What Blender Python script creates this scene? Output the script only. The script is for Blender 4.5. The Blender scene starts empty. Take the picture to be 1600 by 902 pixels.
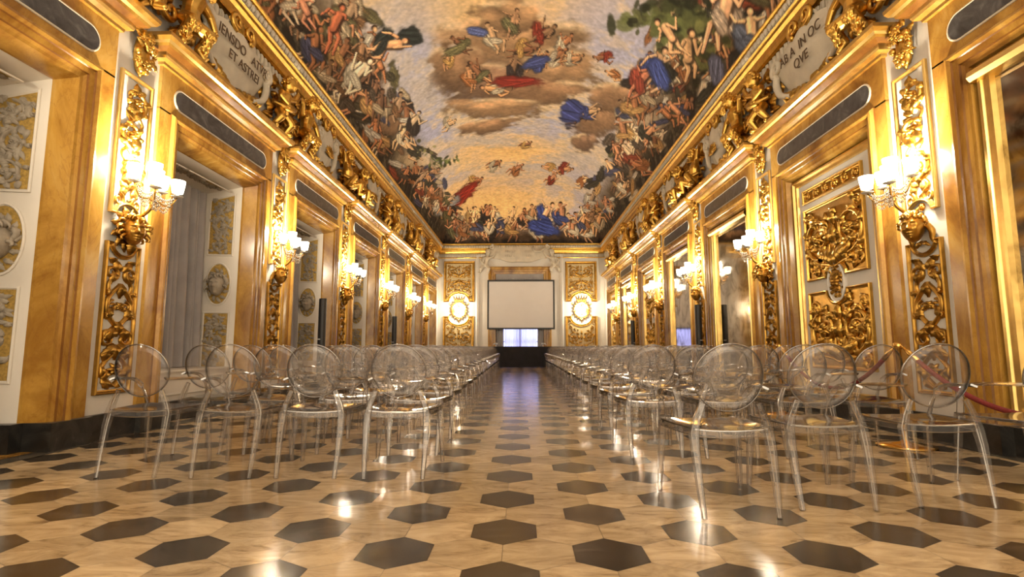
import bpy, math, random
import numpy as np
from mathutils import Vector, Matrix, Euler

S = bpy.context.scene
COL = S.collection
PI = math.pi

# ------------------------------------------------------------------ camera, world, lights, exposure
F_PX, PITCH, YAW, CAM_H = 812.0, math.radians(6.46), math.radians(1.157), 0.914
cam_data = bpy.data.cameras.new('camera')
cam_data.sensor_width = 36.0
cam_data.lens = F_PX / 1600.0 * 36.0
cam_data.clip_start = 0.05
cam = bpy.data.objects.new('camera', cam_data)
COL.objects.link(cam)
cam.location = (0, 0, CAM_H)
cam.rotation_euler = (PI / 2 + PITCH, 0, YAW)
S.camera = cam

S.view_settings.view_transform = 'Standard'
S.view_settings.look = 'None'
S.view_settings.gamma = 1.0
S.view_settings.use_curve_mapping = False
S.view_settings.exposure = 1.06
S.cycles.transparent_max_bounces = 40
S.cycles.max_bounces = 9
S.cycles.diffuse_bounces = 7
S.cycles.glossy_bounces = 5
S.cycles.sample_clamp_indirect = 10.0
S.cycles.caustics_reflective = False
S.cycles.caustics_refractive = False

world = bpy.data.worlds.new('world')
S.world = world
world.use_nodes = True
world.node_tree.nodes['Background'].inputs[0].default_value = (1.0, 0.84, 0.62, 1)
world.node_tree.nodes['Background'].inputs[1].default_value = 1.5  # added warm fill, entering by the open end behind the camera

LAMP_W = 128.0           # watts of each wall sconce
LAMP_COL = (1.0, 0.85, 0.63)
SHADE_E = 4.0            # glow of the lit glass shades

# ------------------------------------------------------------------ the room's measures
XL, XR, YF, YB = -4.25, 4.15, 26.0, -2.2
PITCH_Y = 3.37
PIL = lambda k: 5.35 + PITCH_Y * k
BAY = lambda k: 5.35 + PITCH_Y * (k + 0.5)
ZC = 6.12                # springing of the painted vault
TRIM_W = 0.24

random.seed(7)
rng = np.random.default_rng(5)

# ------------------------------------------------------------------ materials
def new_mat(name):
    m = bpy.data.materials.new(name)
    m.use_nodes = True
    nt = m.node_tree
    b = nt.nodes['Principled BSDF']
    return m, nt, b

def ramp(nt, stops, src=None):
    r = nt.nodes.new('ShaderNodeValToRGB')
    e = r.color_ramp.elements
    while len(e) < len(stops):
        e.new(0.5)
    for i, (p, c) in enumerate(stops):
        e[i].position = p
        e[i].color = (c[0], c[1], c[2], 1)
    if src is not None:
        nt.links.new(src, r.inputs[0])
    return r

def noise(nt, scale, detail=4, rough=0.55, dist=0.0, vec=None):
    n = nt.nodes.new('ShaderNodeTexNoise')
    n.inputs['Scale'].default_value = scale
    n.inputs['Detail'].default_value = detail
    n.inputs['Roughness'].default_value = rough
    n.inputs['Distortion'].default_value = dist
    if vec is not None:
        nt.links.new(vec, n.inputs['Vector'])
    return n

def coords(nt, scale=(1, 1, 1), world=True):
    if world:
        g = nt.nodes.new('ShaderNodeNewGeometry').outputs['Position']
    else:
        g = nt.nodes.new('ShaderNodeTexCoord').outputs['Object']
    mp = nt.nodes.new('ShaderNodeMapping')
    mp.inputs['Scale'].default_value = scale
    nt.links.new(g, mp.inputs['Vector'])
    return mp.outputs['Vector']

def bump(nt, b, height, strength=0.2, dist=0.01):
    bp = nt.nodes.new('ShaderNodeBump')
    bp.inputs['Strength'].default_value = strength
    bp.inputs['Distance'].default_value = dist
    nt.links.new(height, bp.inputs['Height'])
    nt.links.new(bp.outputs['Normal'], b.inputs['Normal'])

def simple(name, col, rough=0.5, metal=0.0, spec=0.5, var=0.12, nscale=6.0, bmp=0.0):
    m, nt, b = new_mat(name)
    v = coords(nt)
    n = noise(nt, nscale, 5, vec=v)
    lo = tuple(c * (1 - var) for c in col)
    hi = tuple(min(1, c * (1 + var)) for c in col)
    r = ramp(nt, [(0.3, lo), (0.7, hi)], n.outputs['Fac'])
    nt.links.new(r.outputs[0], b.inputs['Base Color'])
    b.inputs['Roughness'].default_value = rough
    b.inputs['Metallic'].default_value = metal
    b.inputs['Specular IOR Level'].default_value = spec
    if bmp:
        n2 = noise(nt, nscale * 8, 4, vec=v)
        bump(nt, b, n2.outputs['Fac'], bmp)
    return m

def marble(name, stops, scale=1.6, stretch=(1, 1, 0.45), rough=0.22, dist=1.6, vein=None):
    m, nt, b = new_mat(name)
    v = coords(nt, stretch)
    n = noise(nt, scale, 7, 0.62, dist, v)
    r = ramp(nt, stops, n.outputs['Fac'])
    out = r.outputs[0]
    if vein:
        n2 = noise(nt, scale * 1.7, 6, 0.6, 2.5, v)
        mm = nt.nodes.new('ShaderNodeMath'); mm.operation = 'SUBTRACT'
        nt.links.new(n2.outputs['Fac'], mm.inputs[0]); mm.inputs[1].default_value = 0.5
        ab = nt.nodes.new('ShaderNodeMath'); ab.operation = 'ABSOLUTE'
        nt.links.new(mm.outputs[0], ab.inputs[0])
        vr = ramp(nt, [(0.0, (1, 1, 1)), (0.022, (0, 0, 0))], ab.outputs[0])
        mix = nt.nodes.new('ShaderNodeMixRGB')
        sc = nt.nodes.new('ShaderNodeMath'); sc.operation = 'MULTIPLY'
        nt.links.new(vr.outputs[0], sc.inputs[0]); sc.inputs[1].default_value = 0.28
        nt.links.new(sc.outputs[0], mix.inputs[0])
        nt.links.new(out, mix.inputs[1])
        mix.inputs[2].default_value = (*vein, 1)
        out = mix.outputs[0]
    nt.links.new(out, b.inputs['Base Color'])
    b.inputs['Roughness'].default_value = rough
    return m

M = {}
M['amber'] = marble('amber_marble', [(0.25, (0.15, 0.055, 0.009)), (0.42, (0.31, 0.145, 0.022)),
                                      (0.57, (0.48, 0.26, 0.045)), (0.8, (0.64, 0.42, 0.125))], vein=(0.2, 0.07, 0.02))
M['amber_dark'] = marble('brown_marble', [(0.3, (0.10, 0.036, 0.008)), (0.55, (0.22, 0.09, 0.016)),
                                           (0.75, (0.36, 0.17, 0.035))], vein=(0.12, 0.04, 0.01))
M['grey_stone'] = marble('grey_marble', [(0.3, (0.025, 0.024, 0.026)), (0.55, (0.065, 0.062, 0.064)),
                                          (0.75, (0.16, 0.15, 0.145))], 5.0, (1, 1, 1), 0.3)
M['plinth'] = marble('black_marble', [(0.35, (0.012, 0.011, 0.010)), (0.6, (0.035, 0.032, 0.028)),
                                       (0.8, (0.12, 0.10, 0.08))], 4.0, (1, 1, 1), 0.3)
M['plaster'] = simple('white_plaster', (0.74, 0.69, 0.61), 0.55, var=0.06, nscale=1.5, bmp=0.03)
M['stucco'] = simple('pale_stucco', (0.62, 0.55, 0.43), 0.6, var=0.12, nscale=4, bmp=0.05)
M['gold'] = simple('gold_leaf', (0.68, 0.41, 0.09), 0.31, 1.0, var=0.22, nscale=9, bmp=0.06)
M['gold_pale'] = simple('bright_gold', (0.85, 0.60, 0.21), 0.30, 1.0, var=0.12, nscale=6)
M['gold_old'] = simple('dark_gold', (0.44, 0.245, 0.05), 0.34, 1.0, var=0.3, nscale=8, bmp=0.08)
M['gold_ground'] = simple('stippled_gold', (0.46, 0.30, 0.075), 0.5, 0.35, var=0.35, nscale=40, bmp=0.3)
M['relief'] = simple('grey_relief', (0.36, 0.31, 0.24), 0.6, var=0.25, nscale=10)
M['pale_gold_ground'] = simple('pale_gilt_ground', (0.66, 0.52, 0.27), 0.5, 0.0, var=0.15, nscale=12)
M['curtain'] = simple('grey_curtain', (0.36, 0.34, 0.335), 0.8, var=0.12, nscale=3)
M['black'] = simple('black_plastic', (0.012, 0.012, 0.013), 0.45, var=0.1)
M['black_cloth'] = simple('black_cloth', (0.010, 0.009, 0.013), 0.85, var=0.3, nscale=5)
M['screen'] = simple('matte_screen', (0.80, 0.76, 0.73), 0.8, var=0.02, nscale=2)
M['brass'] = simple('polished_brass', (0.80, 0.50, 0.14), 0.18, 1.0, var=0.08)
M['bronze'] = simple('bronze', (0.45, 0.24, 0.08), 0.3, 1.0, var=0.2, nscale=20)
M['velvet'] = simple('red_velvet', (0.19, 0.018, 0.016), 0.8, var=0.3, nscale=60)
M['ink'] = simple('dark_lettering', (0.10, 0.06, 0.03), 0.7, var=0.1)
M['white_item'] = simple('white_ceramic', (0.7, 0.68, 0.64), 0.3, var=0.03)
M['wood'] = simple('dark_wood', (0.10, 0.06, 0.035), 0.5, var=0.2)

def mat_emit(name, col, e, base=(0.8, 0.78, 0.72)):
    m, nt, b = new_mat(name)
    b.inputs['Base Color'].default_value = (*base, 1)
    b.inputs['Emission Color'].default_value = (*col, 1)
    b.inputs['Emission Strength'].default_value = e
    return m
M['shade'] = mat_emit('lit_shade', (1.0, 0.86, 0.64), SHADE_E)
M['pane'] = mat_emit('daylit_pane', (0.50, 0.55, 1.0), 2.8, (0.2, 0.2, 0.25))

def mat_sheer():
    m, nt, b = new_mat('sheer_curtain')
    nt.nodes.remove(b)
    out = nt.nodes['Material Output']
    d = nt.nodes.new('ShaderNodeBsdfDiffuse'); d.inputs[0].default_value = (0.55, 0.53, 0.58, 1)
    t = nt.nodes.new('ShaderNodeBsdfTranslucent'); t.inputs[0].default_value = (0.62, 0.60, 0.72, 1)
    mx = nt.nodes.new('ShaderNodeMixShader'); mx.inputs[0].default_value = 0.6
    nt.links.new(d.outputs[0], mx.inputs[1]); nt.links.new(t.outputs[0], mx.inputs[2])
    nt.links.new(mx.outputs[0], out.inputs[0])
    return m
M['sheer'] = mat_sheer()

def mat_clear(name, edge, ior, haze):
    """clear polycarbonate: see-through with a faint haze, mirrors by Fresnel, grey where seen edge-on"""
    m, nt, b = new_mat(name)
    nt.nodes.remove(b)
    out = nt.nodes['Material Output']
    lw = nt.nodes.new('ShaderNodeLayerWeight'); lw.inputs[0].default_value = 0.5
    r = ramp(nt, [(0.0, (0.975, 0.968, 0.965)), (0.4, (0.93, 0.92, 0.915)), (0.7, (0.55, 0.53, 0.51)), (0.93, (edge, edge * .95, edge * .9))], lw.outputs['Facing'])
    tr = nt.nodes.new('ShaderNodeBsdfTransparent')
    nt.links.new(r.outputs[0], tr.inputs[0])
    base = tr.outputs[0]
    if ior:
        rf = nt.nodes.new('ShaderNodeBsdfRefraction'); rf.inputs['IOR'].default_value = ior; rf.inputs['Roughness'].default_value = 0.0
        nt.links.new(r.outputs[0], rf.inputs[0])
        m0 = nt.nodes.new('ShaderNodeMixShader'); m0.inputs[0].default_value = 0.5
        nt.links.new(base, m0.inputs[1]); nt.links.new(rf.outputs[0], m0.inputs[2]); base = m0.outputs[0]
    if haze:
        df = nt.nodes.new('ShaderNodeBsdfDiffuse'); df.inputs[0].default_value = (0.72, 0.69, 0.68, 1)
        m1 = nt.nodes.new('ShaderNodeMixShader'); m1.inputs[0].default_value = haze
        nt.links.new(base, m1.inputs[1]); nt.links.new(df.outputs[0], m1.inputs[2]); base = m1.outputs[0]
    gl = nt.nodes.new('ShaderNodeBsdfGlossy'); gl.inputs['Roughness'].default_value = 0.05
    gl.inputs[0].default_value = (1, 1, 1, 1)
    fr = ramp(nt, [(0.0, (0.045,) * 3), (0.5, (0.07,) * 3), (0.75, (0.22,) * 3), (1.0, (0.9,) * 3)], lw.outputs['Facing'])
    mx = nt.nodes.new('ShaderNodeMixShader')
    nt.links.new(fr.outputs[0], mx.inputs[0])
    nt.links.new(base, mx.inputs[1]); nt.links.new(gl.outputs[0], mx.inputs[2])
    nt.links.new(mx.outputs[0], out.inputs[0])
    return m
M['clear'] = mat_clear('clear_polycarbonate', 0.16, 0, 0.03)

def mat_edge():
    """the polished edges of the polycarbonate, where light is bent and caught"""
    m, nt, b = new_mat('clear_polycarbonate_edge')
    nt.nodes.remove(b)
    out = nt.nodes['Material Output']
    rf = nt.nodes.new('ShaderNodeBsdfRefraction'); rf.inputs['IOR'].default_value = 1.5; rf.inputs['Roughness'].default_value = 0.02
    rf.inputs[0].default_value = (0.80, 0.77, 0.74, 1)
    tr = nt.nodes.new('ShaderNodeBsdfTransparent'); tr.inputs[0].default_value = (0.34, 0.31, 0.29, 1)
    gl = nt.nodes.new('ShaderNodeBsdfGlossy'); gl.inputs['Roughness'].default_value = 0.12; gl.inputs[0].default_value = (1, 1, 1, 1)
    m0 = nt.nodes.new('ShaderNodeMixShader'); m0.inputs[0].default_value = 0.5
    nt.links.new(rf.outputs[0], m0.inputs[1]); nt.links.new(tr.outputs[0], m0.inputs[2])
    m1 = nt.nodes.new('ShaderNodeMixShader'); m1.inputs[0].default_value = 0.28
    nt.links.new(m0.outputs[0], m1.inputs[1]); nt.links.new(gl.outputs[0], m1.inputs[2])
    nt.links.new(m1.outputs[0], out.inputs[0])
    return m
M['clear_edge'] = mat_edge()

def mat_crystal():
    m, nt, b = new_mat('cut_crystal')
    nt.nodes.remove(b)
    out = nt.nodes['Material Output']
    tr = nt.nodes.new('ShaderNodeBsdfTransparent'); tr.inputs[0].default_value = (0.9, 0.88, 0.84, 1)
    gl = nt.nodes.new('ShaderNodeBsdfGlossy'); gl.inputs['Roughness'].default_value = 0.05
    mx = nt.nodes.new('ShaderNodeMixShader'); mx.inputs[0].default_value = 0.45
    nt.links.new(tr.outputs[0], mx.inputs[1]); nt.links.new(gl.outputs[0], mx.inputs[2])
    nt.links.new(mx.outputs[0], out.inputs[0])
    return m
M['crystal'] = mat_crystal()

def mat_mirror():
    m, nt, b = new_mat('tarnished_mirror')
    v = coords(nt)
    n = noise(nt, 2.2, 6, 0.65, 1.0, v)
    r = ramp(nt, [(0.35, (0.20, 0.17, 0.13)), (0.5, (0.50, 0.45, 0.38)), (0.7, (0.66, 0.61, 0.54))], n.outputs['Fac'])
    nt.links.new(r.outputs[0], b.inputs['Base Color'])
    b.inputs['Metallic'].default_value = 1.0
    b.inputs['Roughness'].default_value = 0.07
    return m
M['mirror'] = mat_mirror()

def mat_tile(name, stops, scale, rough):
    m, nt, b = new_mat(name)
    at = nt.nodes.new('ShaderNodeAttribute'); at.attribute_name = 'tile'
    pos = nt.nodes.new('ShaderNodeNewGeometry').outputs['Position']
    mul = nt.nodes.new('ShaderNodeVectorMath'); mul.operation = 'SCALE'; mul.inputs['Scale'].default_value = 37.0
    nt.links.new(at.outputs['Color'], mul.inputs[0])
    add = nt.nodes.new('ShaderNodeVectorMath'); add.operation = 'ADD'
    nt.links.new(pos, add.inputs[0]); nt.links.new(mul.outputs[0], add.inputs[1])
    mp = nt.nodes.new('ShaderNodeMapping'); mp.inputs['Scale'].default_value = (1.0, 2.6, 1)
    mp.inputs['Rotation'].default_value = (0, 0, 0.5)
    nt.links.new(add.outputs[0], mp.inputs['Vector'])
    n = noise(nt, scale, 7, 0.65, 1.4, mp.outputs['Vector'])
    r = ramp(nt, stops, n.outputs['Fac'])
    # each slab a little lighter or darker than the next
    sep = nt.nodes.new('ShaderNodeSeparateColor'); nt.links.new(at.outputs['Color'], sep.inputs[0])
    mr = nt.nodes.new('ShaderNodeMapRange'); mr.inputs['To Min'].default_value = 0.74; mr.inputs['To Max'].default_value = 1.08
    nt.links.new(sep.outputs[0], mr.inputs['Value'])
    mx = nt.nodes.new('ShaderNodeVectorMath'); mx.operation = 'SCALE'
    nt.links.new(r.outputs[0], mx.inputs[0]); nt.links.new(mr.outputs[0], mx.inputs['Scale'])
    nt.links.new(mx.outputs[0], b.inputs['Base Color'])
    n2 = noise(nt, 5.0, 4, 0.6, 0, pos)
    rr = nt.nodes.new('ShaderNodeMapRange'); rr.inputs['To Min'].default_value = rough * 0.6; rr.inputs['To Max'].default_value = rough * 1.5
    nt.links.new(n2.outputs['Fac'], rr.inputs['Value']); nt.links.new(rr.outputs[0], b.inputs['Roughness'])
    b.inputs['Specular IOR Level'].default_value = 0.6
    return m
M['tile_white'] = mat_tile('cream_marble_tile', [(0.28, (0.20, 0.125, 0.06)), (0.42, (0.43, 0.30, 0.16)), (0.6, (0.60, 0.44, 0.25)), (0.8, (0.68, 0.52, 0.33))], 3.0, 0.16)
M['tile_dark'] = mat_tile('dark_marble_tile', [(0.3, (0.018, 0.014, 0.010)), (0.55, (0.05, 0.038, 0.026)), (0.72, (0.12, 0.09, 0.06)), (0.85, (0.2, 0.15, 0.1))], 2.5, 0.17)
M['grout'] = simple('grout', (0.16, 0.11, 0.06), 0.6)
M['tile_band'] = marble('dark_floor_band', [(0.3, (0.05, 0.04, 0.03)), (0.6, (0.11, 0.09, 0.065)), (0.8, (0.18, 0.14, 0.10))], 3, (1, 1, 1), 0.2)

# ------------------------------------------------------------------ mesh building
def smooth_path(P, R, sub):
    P = [Vector(p) for p in P]; out, rr = [], []
    for i in range(len(P) - 1):
        p0, p1, p2, p3 = P[max(i - 1, 0)], P[i], P[i + 1], P[min(i + 2, len(P) - 1)]
        for q in range(sub):
            t = q / sub
            out.append(0.5 * ((2 * p1) + (p2 - p0) * t + (2 * p0 - 5 * p1 + 4 * p2 - p3) * t * t + (3 * p1 - p0 - 3 * p2 + p3) * t ** 3))
            rr.append(R[i] + (R[i + 1] - R[i]) * t)
    return out + [P[-1]], rr + [R[-1]]

class MB:
    def __init__(self):
        self.v, self.f, self.m, self.s = [], [], [], []
    def add(self, vs, fs, mat=0, smooth=True):
        o = len(self.v)
        self.v.extend([tuple(p) for p in vs])
        for f in fs:
            self.f.append([i + o for i in f]); self.m.append(mat); self.s.append(smooth)
    def box(self, x0, x1, y0, y1, z0, z1, mat=0):
        vs = [(x, y, z) for z in (z0, z1) for y in (y0, y1) for x in (x0, x1)]
        fs = [(0, 2, 3, 1), (4, 5, 7, 6), (0, 1, 5, 4), (2, 6, 7, 3), (0, 4, 6, 2), (1, 3, 7, 5)]
        self.add(vs, fs, mat, False)
    def grid(self, rows, mat=0, smooth=True, closed=False):
        n = len(rows[0]); vs = [p for r in rows for p in r]; fs = []
        for i in range(len(rows) - 1):
            for j in range(n if closed else n - 1):
                k = (j + 1) % n
                fs.append((i * n + j, i * n + k, (i + 1) * n + k, (i + 1) * n + j))
        self.add(vs, fs, mat, smooth)
    def tube(self, path, rad, n=8, mat=0, cap=True, sub=1):
        P = [Vector(p) for p in path]
        if not isinstance(rad, (list, tuple)): rad = [rad] * len(P)
        if sub > 1: P, rad = smooth_path(P, rad, sub)
        rows = []; ref = None
        for i, p in enumerate(P):
            t = (P[min(i + 1, len(P) - 1)] - P[max(i - 1, 0)]).normalized()
            if ref is None:
                ref = Vector((0, 0, 1)) if abs(t.z) < 0.9 else Vector((0, 1, 0))
            a = t.cross(ref)
            if a.length < 1e-6: a = t.orthogonal()
            a.normalize(); b = a.cross(t).normalized(); ref = b
            r = rad[i]
            rows.append([p + a * (r * math.cos(2 * PI * k / n)) + b * (r * math.sin(2 * PI * k / n)) for k in range(n)])
        self.grid(rows, mat, True, True)
        if cap:
            o = len(self.v)
            self.v.extend([tuple(P[0]), tuple(P[-1])])
            base = o - len(rows) * n; last = o - n
            for k in range(n):
                self.f.append([o, base + (k + 1) % n, base + k]); self.m.append(mat); self.s.append(True)
                self.f.append([o + 1, last + k, last + (k + 1) % n]); self.m.append(mat); self.s.append(True)
    def lathe(self, prof, n=16, c=(0, 0, 0), mat=0, smooth=True, axis='z'):
        rows = []
        for r, z in prof:
            row = []
            for k in range(n):
                a = 2 * PI * k / n
                if axis == 'z': row.append((c[0] + r * math.cos(a), c[1] + r * math.sin(a), c[2] + z))
                else: row.append((c[0] + r * math.cos(a), c[1] - z, c[2] + r * math.sin(a)))
            rows.append(row)
        self.grid(rows, mat, smooth, True)
    def ball(self, c, r, nu=10, nv=7, mat=0):
        rx, ry, rz = (r, r, r) if not isinstance(r, (list, tuple)) else r
        rows = []
        for i in range(nv + 1):
            t = PI * i / nv
            rows.append([(c[0] + rx * math.sin(t) * math.cos(2 * PI * k / nu), c[1] + ry * math.sin(t) * math.sin(2 * PI * k / nu), c[2] + rz * math.cos(t)) for k in range(nu)])
        self.grid(rows, mat, True, True)
    def sweep(self, path, prof, mp, closed=False, mats=None, mat=0, smooth=False):
        """profile (offset, height) swept along a flat path with mitred corners; mp(x, y, h) -> point"""
        n = len(path); rings = []
        for i in range(n):
            p = np.array(path[i], float)
            def nrm(a, b):
                d = np.array(b, float) - np.array(a, float); d /= np.linalg.norm(d); return np.array([-d[1], d[0]])
            if closed or 0 < i < n - 1:
                n1 = nrm(path[i - 1], path[i]); n2 = nrm(path[i], path[(i + 1) % n])
                m_ = (n1 + n2) / max(0.25, 1 + n1 @ n2)
            elif i == 0: m_ = nrm(path[0], path[1])
            else: m_ = nrm(path[-2], path[-1])
            rings.append([mp(p[0] + m_[0] * o, p[1] + m_[1] * o, h) for o, h in prof])
        k = len(prof); o0 = len(self.v)
        for r in rings: self.v.extend([tuple(q) for q in r])
        for i in range(n if closed else n - 1):
            j = (i + 1) % n
            for q in range(k - 1):
                self.f.append([o0 + i * k + q, o0 + j * k + q, o0 + j * k + q + 1, o0 + i * k + q + 1])
                self.m.append(mats[q] if mats else mat); self.s.append(smooth)
    def xf(self, mtx):
        mtx = mtx if isinstance(mtx, Matrix) else Matrix(mtx)
        self.v = [tuple(mtx @ Vector(p)) for p in self.v]
        return self
    def join(self, other, mtx=None, mat=None):
        vs = other.v if mtx is None else [tuple(mtx @ Vector(p)) for p in other.v]
        o = len(self.v); self.v.extend(vs)
        for f, m_, s in zip(other.f, other.m, other.s):
            self.f.append([i + o for i in f]); self.m.append(m_ if mat is None else mat); self.s.append(s)
    def mesh(self, name, mats):
        me = bpy.data.meshes.new(name)
        me.from_pydata(self.v, [], self.f)
        for m_ in mats: me.materials.append(M[m_] if isinstance(m_, str) else m_)
        me.polygons.foreach_set('material_index', self.m)
        me.polygons.foreach_set('use_smooth', self.s)
        me.update()
        return me
    def obj(self, name, mats, parent=None):
        mats = mats if isinstance(mats, (list, tuple)) else [mats]
        return link(name, self.mesh(name, mats), parent)

def link(name, me, parent=None):
    o = bpy.data.objects.new(name, me)
    COL.objects.link(o)
    if parent is not None: o.parent = parent
    return o

def tag(o, label=None, cat=None, group=None, kind=None):
    if label: o['label'] = label
    if cat: o['category'] = cat
    if group: o['group'] = group
    if kind: o['kind'] = kind
    return o

def thing(name, label=None, cat=None, loc=(0, 0, 0), rz=0.0, group=None):
    o = link(name, None)
    o.location = loc; o.rotation_euler = (0, 0, rz)
    o.empty_display_size = 0.1
    return tag(o, label, cat, group)

def dup(o, parent=None):
    c = o.copy(); COL.objects.link(c)
    if parent is not None: c.parent = parent
    for ch in list(o.children): dup(ch, c)
    return c

# things on a wall are modelled facing -Y: u to the right, v up, w out of the wall
W = lambda u, v, w: (u, -w, v)
SIDES = {'left': (XL, PI / 2), 'right': (XR, -PI / 2)}
def on_wall(o, side, y, z=0.0, w=0.0):
    x, r = SIDES[side]
    o.location = (x + w if side == 'left' else x - w, y, z)
    o.rotation_euler = (0, 0, r)
    return o

ORD = ['nearest', 'second', 'third', 'fourth', 'fifth', 'sixth', 'seventh', 'eighth', 'ninth', 'tenth', 'eleventh', 'twelfth',
       'thirteenth', 'fourteenth', 'fifteenth', 'sixteenth', 'seventeenth', 'eighteenth', 'nineteenth', 'twentieth', 'twenty-first', 'twenty-second']
# ------------------------------------------------------------------ carving tools (all in u, v, w)
def half_tube(mb, path, rad, w0=0.0, hs=1.2, n=6, mat=0):
    rows = []
    k = len(path)
    if not isinstance(rad, (list, tuple)): rad = [rad] * k
    for i in range(k):
        a = path[max(i - 1, 0)]; b = path[min(i + 1, k - 1)]
        d = math.hypot(b[0] - a[0], b[1] - a[1]) or 1e-6
        nx, ny = -(b[1] - a[1]) / d, (b[0] - a[0]) / d
        r = rad[i]
        wz = w0 if not isinstance(w0, (list, tuple)) else w0[i]
        rows.append([W(path[i][0] + nx * r * math.cos(PI * q / n), path[i][1] + ny * r * math.cos(PI * q / n), wz + r * hs * math.sin(PI * q / n)) for q in range(n + 1)])
    mb.grid(rows, mat, True)

def spiral(cu, cv, R, turns, a0, sense, n=26, rmin=0.12):
    out = []
    for i in range(n + 1):
        t = i / n
        r = R * (1 - (1 - rmin) * t)
        a = a0 + sense * 2 * PI * turns * t
        out.append((cu + r * math.cos(a), cv + r * math.sin(a)))
    return out

def leaf(mb, u, v, ang, L, wd, h, curl=0.0, w0=0.0, lobes=3, mat=0, ns=9):
    rows = []; x, y, a = u, v, ang
    for i in range(ns + 1):
        s = i / ns
        wid = wd * (math.sin(PI * min(1, 0.10 + 0.9 * s)) ** 0.8) * (1 - 0.28 * abs(math.sin(PI * lobes * s))) * (1.05 - 0.5 * s)
        if i == ns: wid = wd * 0.03
        nx, ny = -math.sin(a), math.cos(a)
        ht = h * (0.45 + 0.55 * math.sin(PI * min(1, s * 1.15)))
        rows.append([W(x + nx * wid, y + ny * wid, w0 + ht * 0.18), W(x + nx * wid * 0.55, y + ny * wid * 0.55, w0 + ht * 0.95),
                     W(x, y, w0 + ht * 0.66), W(x - nx * wid * 0.55, y - ny * wid * 0.55, w0 + ht * 0.95), W(x - nx * wid, y - ny * wid, w0 + ht * 0.18)])
        st = L / ns
        x += math.cos(a) * st; y += math.sin(a) * st; a += curl / ns
    mb.grid(rows, mat, True)

def dome(mb, u, v, r, h, w0=0.0, n=10, mat=0):
    rows = []
    for i in range(5):
        t = PI / 2 * i / 4
        rows.append([W(u + r * math.cos(t) * math.cos(2 * PI * k / n), v + r * math.cos(t) * math.sin(2 * PI * k / n), w0 + h * math.sin(t)) for k in range(n)])
    mb.grid(rows, mat, True, True)

def rosette(mb, u, v, r, h, w0=0.0, petals=6, mat=0, ph=0.0):
    for k in range(petals):
        leaf(mb, u, v, ph + 2 * PI * k / petals, r, r * 0.36, h, 0.0, w0, 1, mat, 6)
    dome(mb, u, v, r * 0.30, h * 1.25, w0, 8, mat)

def scroll(mb, cu, cv, R, turns, a0, sense, r0, h, leaves=5, ros=True, mat=0, lscale=1.0):
    p = spiral(cu, cv, R, turns, a0, sense, 30, 0.22)
    half_tube(mb, p, [r0 * (1 - 0.55 * i / 30) for i in range(31)], 0.0, h / r0 * 0.9, 6, mat)
    for k in range(leaves):
        i = int(2 + k * 24 / max(1, leaves)); q = p[i]
        ta = math.atan2(p[i + 1][1] - q[1], p[i + 1][0] - q[0])
        leaf(mb, q[0], q[1], ta - sense * 0.75, R * 0.62 * lscale * (1 - 0.014 * i), R * 0.20 * lscale, h * 1.15, sense * 1.4, 0, 3, mat)
        if k % 2: leaf(mb, q[0], q[1], ta + sense * 0.6, R * 0.36 * lscale, R * 0.12 * lscale, h * 1.0, -sense * 1.0, 0, 2, mat)
    if ros: rosette(mb, cu, cv, R * 0.36, h * 1.3, 0.0, 6, mat, a0)

def clamp_uv(mb, u0, u1, v0, v1):
    mb.v = [(min(max(p[0], u0), u1), p[1], min(max(p[2], v0), v1)) for p in mb.v]

def rect_frame(mb, u0, u1, v0, v1, prof, mat=0):
    mb.sweep([(u0, v0), (u0, v1), (u1, v1), (u1, v0)], prof, lambda x, y, h: W(x, y, h), True, mat=mat)

def notched(u0, u1, v0, v1, top=0.0, bot=0.0, n=10):
    """rectangle path with a round bite in its upper and/or lower edge, clockwise from lower left"""
    c = (u0 + u1) / 2
    P = [(u0, v0), (u0, v1)]
    if top > 0: P += [(c + top * math.cos(PI + PI * k / n), v1 + top * 0.8 * math.sin(PI + PI * k / n)) for k in range(n + 1)]
    P += [(u1, v1), (u1, v0)]
    if bot > 0: P += [(c + bot * math.cos(PI * k / n), v0 + bot * 0.8 * math.sin(PI * k / n)) for k in range(n + 1)]
    return P

def plate(mb, path, w, mat=0):
    mb.add([W(p[0], p[1], w) for p in path], [list(range(len(path)))[::-1]], mat, False)

FRAME = [(0.0, 0.0), (0.0, 0.035), (-0.012, 0.045), (-0.022, 0.04), (-0.03, 0.022), (-0.045, 0.018)]

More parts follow.
